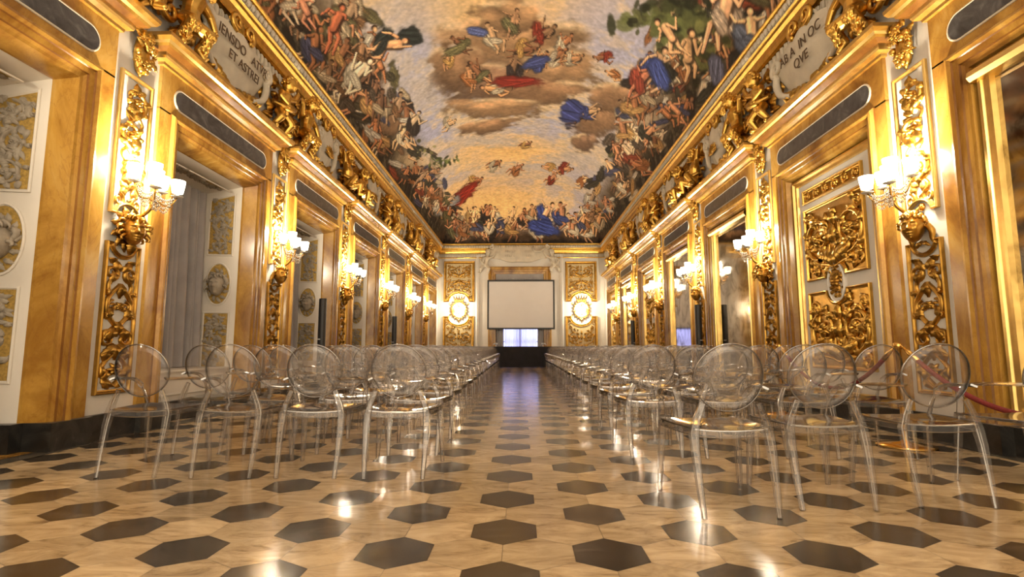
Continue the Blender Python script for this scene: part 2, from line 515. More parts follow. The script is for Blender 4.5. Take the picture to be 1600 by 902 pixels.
# ---- heads
def head(mb, c=(0, 0, 0), s=1.0, hair='curls', rot=None, seed=1, nu=72, nv=54, mat=0):
    """a head facing -Y with a modelled face; s is the height of the head"""
    r_ = random.Random(seed)
    tmp = MB(); rows = []
    g = lambda x, m, d: math.exp(-((x - m) / d) ** 2)
    for i in range(nv + 1):
        el = PI / 2 - PI * i / nv
        row = []
        for k in range(nu):
            az = 2 * PI * k / nu
            x, y, z = math.cos(el) * math.sin(az), -math.cos(el) * math.cos(az), math.sin(el)
            a = az if az <= PI else az - 2 * PI
            front = math.cos(az) > 0
            rr = 1.0
            if front:
                rr += 0.40 * g(a, 0, 0.14) * g(el, -0.14, 0.13) + 0.17 * g(a, 0, 0.11) * g(el, 0.06, 0.20)
                rr += 0.10 * g(abs(a), 0.22, 0.09) * g(el, -0.19, 0.08)
                rr += 0.14 * g(abs(a), 0.36, 0.24) * g(el, 0.31, 0.08)
                rr -= 0.20 * g(abs(a), 0.36, 0.18) * g(el, 0.13, 0.11)
                rr += 0.13 * g(abs(a), 0.37, 0.11) * g(el, 0.12, 0.055)
                rr += 0.10 * g(abs(a), 0.58, 0.22) * g(el, -0.18, 0.2)
                rr += 0.17 * g(a, 0, 0.21) * g(el, -0.43, 0.05) + 0.16 * g(a, 0, 0.18) * g(el, -0.58, 0.055)
                rr -= 0.10 * g(a, 0, 0.27) * g(el, -0.505, 0.028)
                rr += 0.20 * g(a, 0, 0.3) * g(el, -0.84, 0.16)
            wz = 0.5 * (1.12 if z < 0 else 1.0)
            row.append((0.37 * rr * x * (1 - 0.18 * max(0, -z)), 0.43 * rr * y, wz * z * (1 + 0.2 * (rr - 1))))
        rows.append(row)
    tmp.grid(rows, mat, True, True)
    for sx in (-1, 1): tmp.ball((0.375 * sx, 0.02, 0.0), (0.045, 0.08, 0.11), 8, 6, mat)
    if hair == 'curls':
        for k in range(70):
            az = r_.uniform(0.0, 2 * PI); el = r_.uniform(0.25, 1.5)
            if math.cos(az) > 0.35 and el < 0.62: continue
            if math.cos(az) < 0.1: el = r_.uniform(-0.35, 1.5)
            p = (0.40 * math.cos(el) * math.sin(az), -0.45 * math.cos(el) * math.cos(az), 0.52 * math.sin(el))
            tmp.ball(p, r_.uniform(0.07, 0.115), 7, 5, mat)
    elif hair == 'wild':
        for k in range(60):
            az = r_.uniform(0.0, 2 * PI); el = r_.uniform(-0.5, 1.45)
            if math.cos(az) > 0.45 and el < 0.66: continue
            d = Vector((math.cos(el) * math.sin(az), -math.cos(el) * math.cos(az), math.sin(el)))
            p0 = Vector((0.37 * d.x, 0.42 * d.y, 0.48 * d.z)); t = Vector((d.z * 0.5 * (1 if d.x > 0 else -1), -0.1, -0.5))
            tmp.tube([p0, p0 + d * 0.14 + t * 0.05, p0 + d * 0.19 + t * 0.2, p0 + d * 0.13 + t * 0.33], [0.07, 0.06, 0.045, 0.015], 6, mat, True, 2)
    mtx = Matrix.Translation(c) @ (rot.to_matrix().to_4x4() if rot else Matrix.Identity(4)) @ Matrix.Scale(s, 4)
    mb.join(tmp, mtx)

def remeshed(name, mb, voxel, mat, decim=None):
    """one continuous surface grown around everything in mb"""
    me = mb.mesh('tmp', [mat])
    o = bpy.data.objects.new('tmp', me); COL.objects.link(o)
    r = o.modifiers.new('r', 'REMESH'); r.mode = 'VOXEL'; r.voxel_size = voxel; r.use_smooth_shade = True
    sm = o.modifiers.new('s', 'SMOOTH'); sm.factor = 0.35; sm.iterations = 1
    dg = bpy.context.evaluated_depsgraph_get()
    out = bpy.data.meshes.new_from_object(o.evaluated_get(dg))
    out.name = name
    out.materials.clear(); out.materials.append(M[mat])
    out.polygons.foreach_set('use_smooth', [True] * len(out.polygons))
    bpy.data.objects.remove(o)
    return out

def text_mesh(body, size, extrude=0.004, mat='ink', align='CENTER'):
    cu = bpy.data.curves.new('txt', 'FONT')
    cu.body = body; cu.size = size; cu.extrude = extrude; cu.align_x = align; cu.align_y = 'CENTER'
    o = bpy.data.objects.new('tmp', cu); COL.objects.link(o)
    dg = bpy.context.evaluated_depsgraph_get()
    me = bpy.data.meshes.new_from_object(o.evaluated_get(dg))
    bpy.data.objects.remove(o)
    me.materials.clear(); me.materials.append(M[mat])
    me.transform(Matrix.Rotation(PI / 2, 4, 'X'))
    return me
# ------------------------------------------------------------------ the setting: floor
def build_floor():
    R = 0.185; x0, y0 = -0.093, 2.72
    mb = MB(); cols = []
    def quad(xa, xb, ya, yb, z, mat):
        mb.add([(xa, ya, z), (xb, ya, z), (xb, yb, z), (xa, yb, z)], [(0, 1, 2, 3)], mat, False); cols.append((0.5, 0.5, 0.5))
    quad(XL - 1.2, XR + 0.4, YB, YF + 0.4, -0.002, 2)
    r = R - 0.0013
    for rr in range(-24, 92):
        for q in range(-70, 40):
            cx = x0 + (q + rr / 2) * math.sqrt(3) * R; cy = y0 + rr * 1.5 * R
            if not (XL - 1.0 < cx < XR + 0.3 and YB < cy < YF + 0.2): continue
            mb.add([(cx + r * math.sin(PI / 3 * k), cy + r * math.cos(PI / 3 * k), 0) for k in range(6)][::-1], [tuple(range(6))], 1 if (q - rr) % 3 == 0 else 0, False)
            cols.append(tuple(rng.random(3)))
    quad(XL - 0.95, XL - 0.02, BAY(-1) - 0.92, BAY(-1) + 0.92, 0.003, 4)
    for xa, xb in ((XL - 0.02, XL + 0.17), (XR - 0.17, XR + 0.02)): quad(xa, xb, YB, YF, 0.002, 3)
    me = mb.mesh('floor', ['tile_white', 'tile_dark', 'grout', 'tile_band', 'amber'])
    at = me.color_attributes.new('tile', 'FLOAT_COLOR', 'CORNER')
    arr = []
    for p, c in zip(me.polygons, cols): arr += [c[0], c[1], c[2], 1.0] * p.loop_total
    at.data.foreach_set('color', arr)
    tag(link('floor', me), kind='structure')
build_floor()

# ------------------------------------------------------------------ walls
def build_walls():
    for side in ('left', 'right'):
        mb = MB(); x, sg = (XL, -1) if side == 'left' else (XR, 1)
        def bx(d0, d1, ya, yb, za, zb):
            xs = sorted((x + sg * d0, x + sg * d1)); mb.box(xs[0], xs[1], ya, yb, za, zb)
        for k in range(-1, 6): bx(0, 0.3, PIL(k) - 0.36, PIL(k) + 0.36, 0, 4.0)
        bx(0, 0.3, YB, PIL(-1) - 0.36, 0, 4.0)
        bx(0, 0.3, BAY(5) + 1.32, YF + 0.3, 0, 4.0)
        bx(0, 0.3, YB, YF + 0.3, 4.0, 6.9)
        dp = 0.95 if side == 'left' else 0.22
        bx(dp, dp + 0.1, PIL(-1), YF, -0.01, 4.4)
        tag(mb.obj('wall_' + side, 'plaster'), kind='structure')
        pb = MB()
        for k in range(-1, 6):
            xs = sorted((x, x - sg * 0.055)); pb.box(xs[0], xs[1], PIL(k) - 0.36, PIL(k) + 0.36, 0, 0.25)
        for k in range(-1, 6):
            xs = sorted((x + sg * (0.16 if side == 'left' else 0.05), x - sg * 0.115)); yc = BAY(k)
            for a, b in ((-1.37, -0.92), (0.92, 1.37)): pb.box(xs[0], xs[1], yc + a, yc + b, 0, 0.25)
            xs = sorted((x + sg * (0.80 if side == 'left' else 0.20), x + sg * (0.14 if side == 'left' else 0.0)))
            if side == 'left' and k == -1:
                for a, b in ((-0.94, -0.80), (0.80, 0.94)): pb.box(xs[0], xs[1], yc + a, yc + b, 0, 0.25)
            else: pb.box(xs[0], xs[1], yc - 0.95, yc + 0.95, 0, 0.24)
        xs = sorted((x, x - sg * 0.055)); pb.box(xs[0], xs[1], YB, PIL(-1) - 0.36, 0, 0.25); pb.box(xs[0], xs[1], BAY(5) + 1.36, YF, 0, 0.25)
        tag(pb.obj('baseboard_' + side, 'plinth'), kind='structure')
    mb = MB()
    for a, b, c, d in ((XL - 0.3, -1.5, 0, 6.9), (1.22, XR + 0.3, 0, 6.9), (-1.5, 1.22, 4.72, 6.9)): mb.box(a, b, YF, YF + 0.3, c, d)
    tag(mb.obj('wall_far', 'plaster'), kind='structure')
    pb = MB()
    for a, b in ((XL, -1.75), (1.47, XR)): pb.box(a, b, YF - 0.06, YF, 0, 0.25)
    tag(pb.obj('baseboard_far', 'plinth'), kind='structure')
build_walls()

# ------------------------------------------------------------------ the gilded cornice under the vault
def build_cornice():
    path = [(XL, YB), (XL, YF), (XR, YF), (XR, YB)][::-1]     # runs so that the offset points into the room
    mp = lambda x, y, h: (x, y, h)
    prof = [(0.0, 5.40), (0.05, 5.40), (0.075, 5.42), (0.05, 5.445), (0.03, 5.45), (0.03, 5.62), (0.06, 5.63), (0.10, 5.65), (0.12, 5.70),
            (0.13, 5.78), (0.165, 5.83), (0.17, 5.86), (0.18, 5.87), (0.20, 5.90), (0.205, 6.03), (0.235, 6.05), (0.255, 6.08), (0.255, 6.11), (0.20, 6.14), (0.0, 6.14)]
    mats = [0, 0, 0, 0, 1, 2, 0, 0, 0, 0, 2, 2, 0, 1, 0, 0, 0, 0, 0]
    mb = MB(); mb.sweep(path, prof, mp, mats=mats)
    c = tag(mb.obj('trim_1', ['gold', 'stucco', 'gold_old']), kind='structure')
    # the pale rope of little scallops, and the tasselled fringe below it
    eg = MB(); fr = MB()
    def run(n, f, length, ang):
        for i in range(n):
            yield f((i + 0.5) / n), ang
    def cell(mb, p, ang, kind):
        m = Matrix.Translation(p) @ Matrix.Rotation(ang, 4, 'Z')
        t = MB()
        if kind == 0:
            t.ball((0, -0.0, 0), (0.047, 0.035, 0.062), 8, 5)
            t.tube([(-0.058, 0.0, -0.06), (-0.058, -0.018, 0.0), (-0.058, 0.0, 0.06)], 0.012, 5)
        else:
            t.box(-0.02, 0.02, -0.03, 0.0, -0.085, 0.075)
            t.ball((0.032, -0.012, 0.0), (0.02, 0.03, 0.085), 6, 5)
        mb.join(t, m)
    for i in range(226):
        y = YB + 0.06 + i * 0.1245
        if y > YF - 0.3: break
        cell(eg, (XL + 0.215, y, 5.965), PI / 2, 0); cell(eg, (XR - 0.215, y, 5.965), -PI / 2, 0)
        cell(fr, (XL + 0.035, y, 5.535), PI / 2, 1); cell(fr, (XR - 0.035, y, 5.535), -PI / 2, 1)
    for i in range(62):
        x = XL + 0.35 + i * 0.125
        if x > XR - 0.3: break
        cell(eg, (x, YF - 0.215, 5.965), 0, 0); cell(fr, (x, YF - 0.035, 5.535), 0, 1)
    eg.obj('scalloped_rope', 'stucco', c); fr.obj('fringe', 'stucco', c)
build_cornice()

# ------------------------------------------------------------------ the painted vault
def fbm(x, y, scale, octaves=5, seed=0, gain=0.55):
    def vn(x, y, s):
        xi = np.floor(x).astype(np.int64); yi = np.floor(y).astype(np.int64)
        fx, fy = x - xi, y - yi
        fx = fx * fx * (3 - 2 * fx); fy = fy * fy * (3 - 2 * fy)
        def h(a, b):
            n = (a * 374761393 + b * 668265263 + s * 974711) & 0x7fffffff
            n = ((n ^ (n >> 13)) * 1274126177) & 0x7fffffff
            return ((n ^ (n >> 16)) & 0xffff) / 65535.0
        return (h(xi, yi) * (1 - fx) + h(xi + 1, yi) * fx) * (1 - fy) + (h(xi, yi + 1) * (1 - fx) + h(xi + 1, yi + 1) * fx) * fy
    t = np.zeros_like(x); a = 1.0; tot = 0.0
    for o in range(octaves):
        t += a * vn(x * scale, y * scale, seed + o * 17); tot += a; a *= gain; scale *= 2.03
    return t / tot

def build_ceiling():
    cx = (XL + XR) / 2; hw = (XR - XL) / 2 - TRIM_W; ye = YF - TRIM_W; rise = 2.35
    NA = 460
    al = np.linspace(-PI / 2, PI / 2, NA)
    xs = hw * np.sin(al)
    ys = np.concatenate([np.linspace(YB, 6.0, 40)[:-1], np.linspace(6.0, ye - 3.9, 500)[:-1], (ye - 3.9) + 3.9 * np.sin(np.linspace(0, PI / 2, 210))])
    NB = len(ys)
    X, Y = np.meshgrid(xs, ys)
    hx = np.sqrt(np.clip(1 - (X / hw) ** 2, 0, 1))
    hy = np.where(Y > ye - 3.9, np.sqrt(np.clip(1 - ((Y - ye + 3.9) / 3.9) ** 2, 0, 1)), 1.0)
    d = hx - hy; k = 0.10
    Hh = np.minimum(hx, hy) - np.clip(k - np.abs(d), 0, None) ** 2 / (4 * k)
    Hh = np.clip(Hh, 0, 1)
    Z = ZC + rise * Hh
    V = np.stack([X + cx, Y, Z], -1).reshape(-1, 3)
    N = len(V)
    # unrolled painting coordinates
    A = np.broadcast_to(al * 3.2, X.shape).ravel().copy()
    T = np.concatenate([[0], np.cumsum(np.hypot(np.diff(ys), np.diff(Z[:, NA // 2])))])
    T = np.repeat(T, NA)
    # layout coordinates of the composition, as the fresco is seen from the middle of the hall's entrance
    ca, sa = math.cos(PITCH), math.sin(PITCH); cy_, sy_ = math.cos(YAW), math.sin(YAW)
    vx, vy, vz = V[:, 0], V[:, 1], V[:, 2] - CAM_H
    rx = vx * cy_ + vy * sy_; fy = -vx * sy_ + vy * cy_
    dep = np.maximum(fy * ca + vz * sa, 0.3)
    PX = 800 + F_PX * rx / dep; PY = 451 - F_PX * (vz * ca - fy * sa) / dep
    far = (Y.ravel() < 5.0)
    PX[far] = -9999
    n1 = fbm(A, T, 0.7, 6, 1); n2 = fbm(A, T, 1.6, 6, 40); n3 = fbm(A, T, 4.5, 4, 80); n4 = fbm(A, T, 14.0, 3, 120)
    C = np.zeros((N, 3))
    c255 = lambda *c: np.array(c, float) / 255
    def sm(a, b, x): t = np.clip((x - a) / (b - a), 0, 1); return t * t * (3 - 2 * t)
    def put(mask, col, idx=None):
        if idx is None: C[:] = C * (1 - mask[:, None]) + col * mask[:, None]
        else: C[idx] = C[idx] * (1 - mask[:, None]) + col * mask[:, None]
    # sky: blue grey with cream cloud, warm towards the middle
    C[:] = c255(160, 160, 190)
    put(0.85 * sm(0.46, 0.62, n1), c255(196, 176, 152)); put(0.8 * sm(0.50, 0.66, n2), c255(220, 186, 132))
    put(0.5 * sm(0.55, 0.75, n3), c255(128, 124, 140))
    def glow(px, py, sx, sy, col, a):
        put(a * np.exp(-((PX - px) / sx) ** 2 - ((PY - py) / sy) ** 2), c255(*col))
    glow(760, 10, 190, 60, (226, 178, 106), 0.85); glow(800, 235, 75, 22, (236, 178, 92), 0.85)
    glow(770, 320, 85, 38, (230, 176, 98), 0.9); glow(640, 60, 60, 120, (158, 160, 184), 0.6); glow(930, 230, 60, 70, (190, 168, 140), 0.6)
    warp = 14 * (n3 - 0.5) + 26 * (n2 - 0.5)
    def near(x, y, r): return np.nonzero((np.abs(PX - x) < r) & (np.abs(PY - y) < r))[0]
    def ell(x, y, a, b, ang, col, alpha=1.0, soft=0.25, wob=0.0):
        i = near(x, y, max(a, b) * (1.3 + wob) + 3)
        if not len(i): return
        dx, dy = PX[i] - x, PY[i] - y
        c, s = math.cos(ang), math.sin(ang)
        u = (dx * c + dy * s) / a; v = (-dx * s + dy * c) / b
        rr = np.sqrt(u * u + v * v) + wob * (2.4 * (n3[i] - 0.5) + 1.2 * (n2[i] - 0.5))
        put(alpha * (1 - sm(1 - soft, 1 + soft * 0.4, rr)), np.asarray(col), i)
    def cloud(x, y, a, b, ang=0.0, tone=(126, 92, 62), wob=0.35):
        ell(x, y + b * 0.15, a * 1.05, b * 1.1, ang, c255(*tone) * 0.72, 0.9, 0.35, wob)
        ell(x, y, a * 0.92, b * 0.88, ang, c255(*tone), 0.95, 0.5, wob)
        for k in range(7):
            t = random.uniform(-0.95, 0.95); r0 = random.uniform(0.26, 0.42)
            ell(x + t * a * math.cos(ang), y + t * a * math.sin(ang) - b * (0.62 - 0.4 * t * t), a * r0, b * r0 * 1.1, ang, c255(214, 182, 134), 0.55, 0.5, 0.2)
            ell(x + t * a * math.cos(ang) + 2, y + t * a * math.sin(ang) - b * (0.40 - 0.4 * t * t), a * r0, b * r0, ang, c255(*tone) * random.uniform(0.75, 1.1), 0.75, 0.5, 0.2)
        for k in range(4):
            t = random.uniform(-0.8, 0.8)
            ell(x + t * a * math.cos(ang), y + t * a * math.sin(ang) - b * 0.25 + random.uniform(-.3, .3) * b, a * 0.32, b * 0.42, ang, np.minimum(1, c255(*tone) * random.uniform(1.15, 1.55)), 0.7, 0.8, 0.3)
    def cap(x0, y0, x1, y1, r0, r1, col, alpha=1.0, soft=0.35):
        i = near((x0 + x1) / 2, (y0 + y1) / 2, math.hypot(x1 - x0, y1 - y0) / 2 + max(r0, r1) * 1.5 + 1)
        if not len(i): return
        dx, dy = x1 - x0, y1 - y0; L2 = dx * dx + dy * dy + 1e-6
        t = np.clip(((PX[i] - x0) * dx + (PY[i] - y0) * dy) / L2, 0, 1)
        dd = np.hypot(PX[i] - x0 - t * dx, PY[i] - y0 - t * dy) / (r0 + (r1 - r0) * t)
        put(alpha * (1 - sm(1 - soft, 1.05, dd)), np.asarray(col), i)
    def limb(x0, y0, x1, y1, r0, r1, col):
        cap(x0 + r0 * .3, y0 + r0 * .35, x1 + r1 * .3, y1 + r1 * .35, r0 * 1.25, r1 * 1.3, col * 0.32, 0.9)
        cap(x0, y0, x1, y1, r0, r1, col)
        cap(x0 - r0 * .3, y0 - r0 * .3, x1 - r1 * .3, y1 - r1 * .3, r0 * 0.5, r1 * 0.5, np.minimum(1, col * 1.3), 0.75, 0.8)
    SK = [(200, 138, 84), (176, 108, 62), (216, 166, 112), (140, 88, 54), (190, 124, 80), (150, 108, 72)]
    DR = [(62, 70, 128), (138, 46, 28), (188, 138, 66), (104, 98, 60), (178, 160, 130), (56, 46, 44), (160, 94, 44), (96, 84, 78)]
    DE = [(138, 58, 34), (176, 130, 70), (96, 88, 54), (168, 146, 112), (52, 42, 36), (150, 90, 46), (84, 70, 56), (120, 84, 52), (70, 70, 96), (206, 184, 148), (186, 172, 150), (60, 56, 44)]
    SKE = SK + [(214, 184, 144), (122, 84, 58), (168, 132, 96), (198, 166, 124)]
    def drape(x, y, L, w, ang, col, n=5):
        col = c255(*col)
        ell(x, y, L * 1.05, w * 1.15, ang, col * 0.35, 0.9, 0.3, 0.3)
        ell(x, y, L, w, ang, col, 0.95, 0.3, 0.3)
        for k in range(n):
            o = (k + 0.5) / n * 2 - 1; a2 = ang + random.uniform(-.3, .3)
            px, py = x - math.sin(ang) * o * w * .8, y + math.cos(ang) * o * w * .8
            cap(px - math.cos(a2) * L * .7, py - math.sin(a2) * L * .7, px + math.cos(a2) * L * .7, py + math.sin(a2) * L * .7, w * .09, w * .06,
                np.minimum(1, col * (1.5 if k % 2 else 0.5)), 0.7, 0.8)
    def figure(x, y, h, lean=0.0, skin=None, dr=None, flip=1):
        sk = c255(*(skin or random.choice(SK))) * random.uniform(0.85, 1.1)
        up = (math.sin(lean), -math.cos(lean)); rt = (math.cos(lean) * flip, math.sin(lean) * flip)
        P = lambda a, b: (x + up[0] * a * h + rt[0] * b * h, y + up[1] * a * h + rt[1] * b * h)
        if dr: drape(*P(0.02, -0.1), h * .34, h * .2, lean + random.uniform(0.5, 1.6), dr)
        j = lambda s: random.uniform(-s, s)
        hip, sh, hd = P(0.0, 0.0), P(0.30, 0.05 + j(.05)), P(0.45, 0.09 + j(.05))
        for sx in (-1, 1):
            kn = P(-0.22 + j(.08), 0.10 * sx + 0.08 + j(.06)); ft = P(-0.45 + j(.10), 0.08 * sx - .02 + j(.1))
            limb(*P(-0.02, 0.05 * sx), *kn, h * .062, h * .045, sk); limb(*kn, *ft, h * .042, h * .025, sk)
        limb(*hip, *sh, h * .088, h * .105, sk)
        for sx in (-1, 1):
            el = P(0.22 + j(.16), 0.17 * sx + j(.04)); ha = P(0.30 + j(.24), 0.27 * sx + j(.08))
            limb(*P(0.33, 0.10 * sx + .05), *el, h * .04, h * .03, sk); limb(*el, *ha, h * .03, h * .02, sk)
        if dr: drape(*P(-0.06, 0.03), h * .24, h * .10, lean + 0.5 + j(.5), dr, 4)
        ell(*P(0.49, 0.10), h * .078, h * .078, 0, c255(58, 36, 22)); ell(*hd, h * .06, h * .072, lean, sk, 1, .3)
        ell(*P(0.46, 0.12), h * .03, h * .04, lean, np.minimum(1, sk * 1.25), .7, .6)
    # dark rocky ground along both long edges and the far end
    ropeL = 400 + PY / 1.297; ropeR = 1219.7 - PY / 1.349
    sc = np.clip((520 - PY) / 520, 0.16, 1.3)
    vis = PX > -5000
    def edge(dist, w0, w1):
        put(vis * (1 - sm(w0 * 0.4, w0, dist / sc + 46 * (n2 - 0.5) + 40 * (n1 - .5))), c255(84, 66, 44))
        put(vis * (1 - sm(w1 * 0.3, w1, dist / sc + 34 * (n2 - 0.5) + 26 * (n3 - .5))), c255(46, 40, 32))
        put(vis * 0.6 * sm(0.5, 0.7, n3) * (1 - sm(w1 * .5, w1 * 1.3, dist / sc)), c255(110, 96, 70))
    glow(540, 190, 70, 110, (166, 166, 194), 0.6); glow(620, 230, 60, 40, (168, 166, 190), 0.5); glow(940, 60, 60, 70, (170, 166, 186), 0.6); glow(775, 322, 95, 42, (236, 182, 104), 0.9); glow(800, 250, 80, 16, (238, 184, 104), 0.6)
    edge(PX - ropeL, 170, 84); edge(ropeR - PX, 190, 92)
    dist = (385 - PY)
    put(vis * (1 - sm(14, 30, dist + 24 * (n2 - 0.5))), c255(74, 54, 36)); put(vis * (1 - sm(5, 16, dist + 18 * (n3 - 0.5))), c255(34, 26, 22))
    # behind the visible part the sky simply goes on with a dark rim
    rim = np.abs(A) / 5.03
    put((~vis) * sm(0.72, 0.9, rim + 0.25 * (n2 - .5)), c255(70, 58, 40))
    # middle cloud bank with figures
    for a in ((800, 62, 110, 42), (770, 128, 96, 30), (870, 110, 60, 36), (712, 100, 40, 34), (838, 142, 70, 22), (775, 168, 80, 15), (760, 196, 46, 11, -.15),
              (930, 186, 40, 24), (955, 150, 36, 22), (912, 222, 20, 14), (790, 24, 50, 26), (560, 120, 40, 40), (610, 190, 34, 22)):
        cloud(a[0], a[1], a[2], a[3], a[4] if len(a) > 4 else 0.0, random.choice([(134, 98, 66), (150, 112, 74), (120, 88, 64)]))
    for a in ((660, 150, 30, 40), (650, 250, 34, 22), (880, 250, 60, 12), (770, 222, 50, 8), (820, 262, 60, 9), (1010, 190, 40, 26)):
        ell(a[0], a[1], a[2], a[3], 0, c255(*random.choice([(216, 184, 136), (196, 168, 132), (178, 166, 160)])), 0.75, 0.8, 0.6)
    for x, y, h, le, di in ((800, 40, 44, .1, 3), (772, 62, 46, -.6, 4), (845, 55, 46, .8, 1), (815, 78, 40, 1.3, 2), (750, 118, 44, -.9, 3), (800, 112, 46, .4, 5),
                            (838, 98, 40, 1.0, 0), (775, 140, 40, -1.2, 4), (735, 125, 36, -.4, 6), (722, 70, 34, -.7, 3), (880, 70, 36, .5, 4), (700, 95, 30, .2, 2),
                            (866, 90, 40, 1.2, 4), (892, 92, 34, 1.5, 4)):
        figure(x, y, h * 1.15, le, None, DR[di], random.choice((-1, 1)))
    drape(806, 128, 40, 9, .05, (146, 40, 26)); drape(838, 98, 20, 8, -.3, (64, 74, 136)); drape(745, 50, 18, 8, .2, (80, 92, 150)); drape(712, 78, 26, 8, -.5, (112, 104, 62))
    # flying groups
    for x, y, h, le, di in ((905, 182, 44, 1.2, 0), (918, 176, 40, 1.5, 0), (945, 90, 34, -1.3, 1), (960, 118, 30, -.9, 6), (880, 265, 30, 1.3, 1), (910, 285, 30, 1.0, 6),
                            (860, 262, 26, -1.2, 2), (805, 265, 28, 1.2, 6), (770, 258, 28, 1.3, 4), (740, 285, 30, .9, 2), (700, 195, 28, .8, 4), (820, 226, 22, 1.4, 2), (860, 280, 26, 1.0, 1)):
        figure(x, y, h, le, None, DR[di], random.choice((-1, 1)))
    ell(972, 262, 12, 52, -.32, c255(44, 36, 30), .9, .3, .1); ell(980, 262, 7, 44, -.32, c255(150, 120, 84), .8, .4, .1); drape(893, 175, 19, 21, .4, (58, 66, 132), 5); drape(640, 56, 20, 14, .2, (40, 46, 44)); drape(722, 306, 34, 9, -.7, (152, 36, 24), 6); drape(700, 322, 26, 7, -.7, (150, 150, 150))
    # crowds rising from the edges, over tangled cloth, rock and foliage
    for k in range(240):
        y = random.uniform(-40, 356); s = (520 - y) / 520; sd = k % 2
        x = 400 + y / 1.297 + random.uniform(8, 175) * s if sd == 0 else 1219.7 - y / 1.349 - random.uniform(8, 190) * s
        drape(x, y, random.uniform(12, 34) * s, random.uniform(5, 12) * s, (0.9 if sd == 0 else -0.9) + random.uniform(-.8, .8), random.choice(DE + [(60, 52, 38), (44, 40, 32), (70, 62, 44)]), 4)
    for k in range(60):
        y = random.uniform(-30, 352); s = (520 - y) / 520
        x = 400 + y / 1.297 + random.uniform(26, 150) * s
        figure(x, y, random.uniform(56, 84) * s, random.uniform(-.5, .9), random.choice(SKE), random.choice(DE) if random.random() < .85 else None, random.choice((-1, 1)))
    for k in range(66):
        y = random.uniform(-30, 352); s = (520 - y) / 520
        x = 1219.7 - y / 1.349 - random.uniform(26, 170) * s
        figure(x, y, random.uniform(56, 86) * s, random.uniform(-.9, .5), random.choice(SKE), random.choice(DE) if random.random() < .85 else None, random.choice((-1, 1)))
    # trees
    def tree(x, y, w, h, n=26, tone=(70, 76, 34)):
        for k in range(n):
            ell(x + random.gauss(0, w * .45), y + random.gauss(0, h * .45), w * random.uniform(.12, .3), h * random.uniform(.12, .3), random.uniform(0, 3),
                c255(*tone) * random.choice((.5, .75, 1.0, 1.35, 1.6)), .85, .4, .4)
    tree(1050, 28, 70, 40, 60, (62, 66, 32)); tree(1100, 80, 34, 50, 26, (74, 74, 36)); tree(690, 253, 26, 10, 22); tree(664, 232, 16, 12, 16, (92, 88, 50)); tree(1000, 30, 30, 20, 16, (70, 72, 40))
    # some larger, clear figures near the front edge on either side
    for x, y, h, le, sk, dr, fl in ((520, 44, 74, .2, (178, 92, 56), None, 1), (600, 70, 72, 1.2, (200, 140, 92), (44, 48, 44), 1), (480, 20, 60, -.3, (190, 120, 84), None, -1),
                                    (555, 120, 70, .5, (214, 190, 150), (196, 180, 150), 1), (1130, 28, 110, .3, (206, 150, 104), (176, 150, 124), -1), (1022, 112, 76, .25, (210, 160, 112), (60, 72, 140), 1),
                                    (1075, 92, 84, -.1, (214, 160, 104), None, 1), (1050, 60, 70, -.5, (206, 150, 100), None, -1), (1000, 128, 62, .6, (180, 104, 70), (150, 60, 40), 1), (1175, 60, 90, -.3, None, (92, 100, 120), 1)):
        figure(x, y, h, le, sk, dr, fl)
    drape(1030, 118, 28, 14, 1.1, (60, 74, 142), 7); drape(1120, 110, 24, 14, 1.4, (96, 98, 124), 6)
    # far end: seated company in a golden glow
    for k in range(40):
        figure(random.uniform(688, 936), random.uniform(336, 366), random.uniform(28, 40), random.uniform(-.6, .6), None, random.choice(DE), random.choice((-1, 1)))
    for x in (770, 800, 740): figure(x, 338, 28, 0, (226, 168, 110), None)
    figure(850, 338, 46, .4, (222, 160, 110), (58, 70, 140)); drape(848, 356, 24, 12, .3, (54, 68, 144), 7); figure(878, 340, 44, -.3, (200, 130, 84), (60, 70, 128))
    put(vis * (1 - sm(3, 9, dist + 10 * (n3 - 0.5))), c255(30, 24, 20))
    # brushwork
    C[:] = C * (0.86 + 0.28 * n4)[:, None] * (0.90 + 0.2 * n3)[:, None]
    C = np.clip(C * 1.1, 0, 1)
    g_ = C @ np.array([0.3, 0.59, 0.11]); C = np.clip(g_[:, None] + (C - g_[:, None]) * 0.8, 0, 1)
    lin = np.where(C <= 0.04045, C / 12.92, ((C + 0.055) / 1.055) ** 2.4)
    me = bpy.data.meshes.new('ceiling')
    ii, jj = np.meshgrid(np.arange(NB - 1), np.arange(NA - 1), indexing='ij')
    a = (ii * NA + jj).ravel()
    F = np.stack([a, a + NA, a + NA + 1, a + 1], -1)
    me.vertices.add(N); me.vertices.foreach_set('co', V.ravel().astype(np.float32))
    me.loops.add(F.size); me.loops.foreach_set('vertex_index', F.ravel().astype(np.int32))
    me.polygons.add(len(F)); me.polygons.foreach_set('loop_start', np.arange(0, F.size, 4, dtype=np.int32))
    me.polygons.foreach_set('use_smooth', np.ones(len(F), bool))
    me.update(calc_edges=True)
    at = me.color_attributes.new('fresco', 'FLOAT_COLOR', 'POINT')
    at.data.foreach_set('color', np.concatenate([lin, np.ones((N, 1))], 1).astype(np.float32).ravel())
    m, nt, b = new_mat('fresco_painting')
    an = nt.nodes.new('ShaderNodeAttribute'); an.attribute_name = 'fresco'
    nt.links.new(an.outputs['Color'], b.inputs['Base Color'])
    b.inputs['Roughness'].default_value = 0.75; b.inputs['Specular IOR Level'].default_value = 0.2
    me.materials.append(m)
    tag(link('ceiling', me), kind='structure')
build_ceiling()

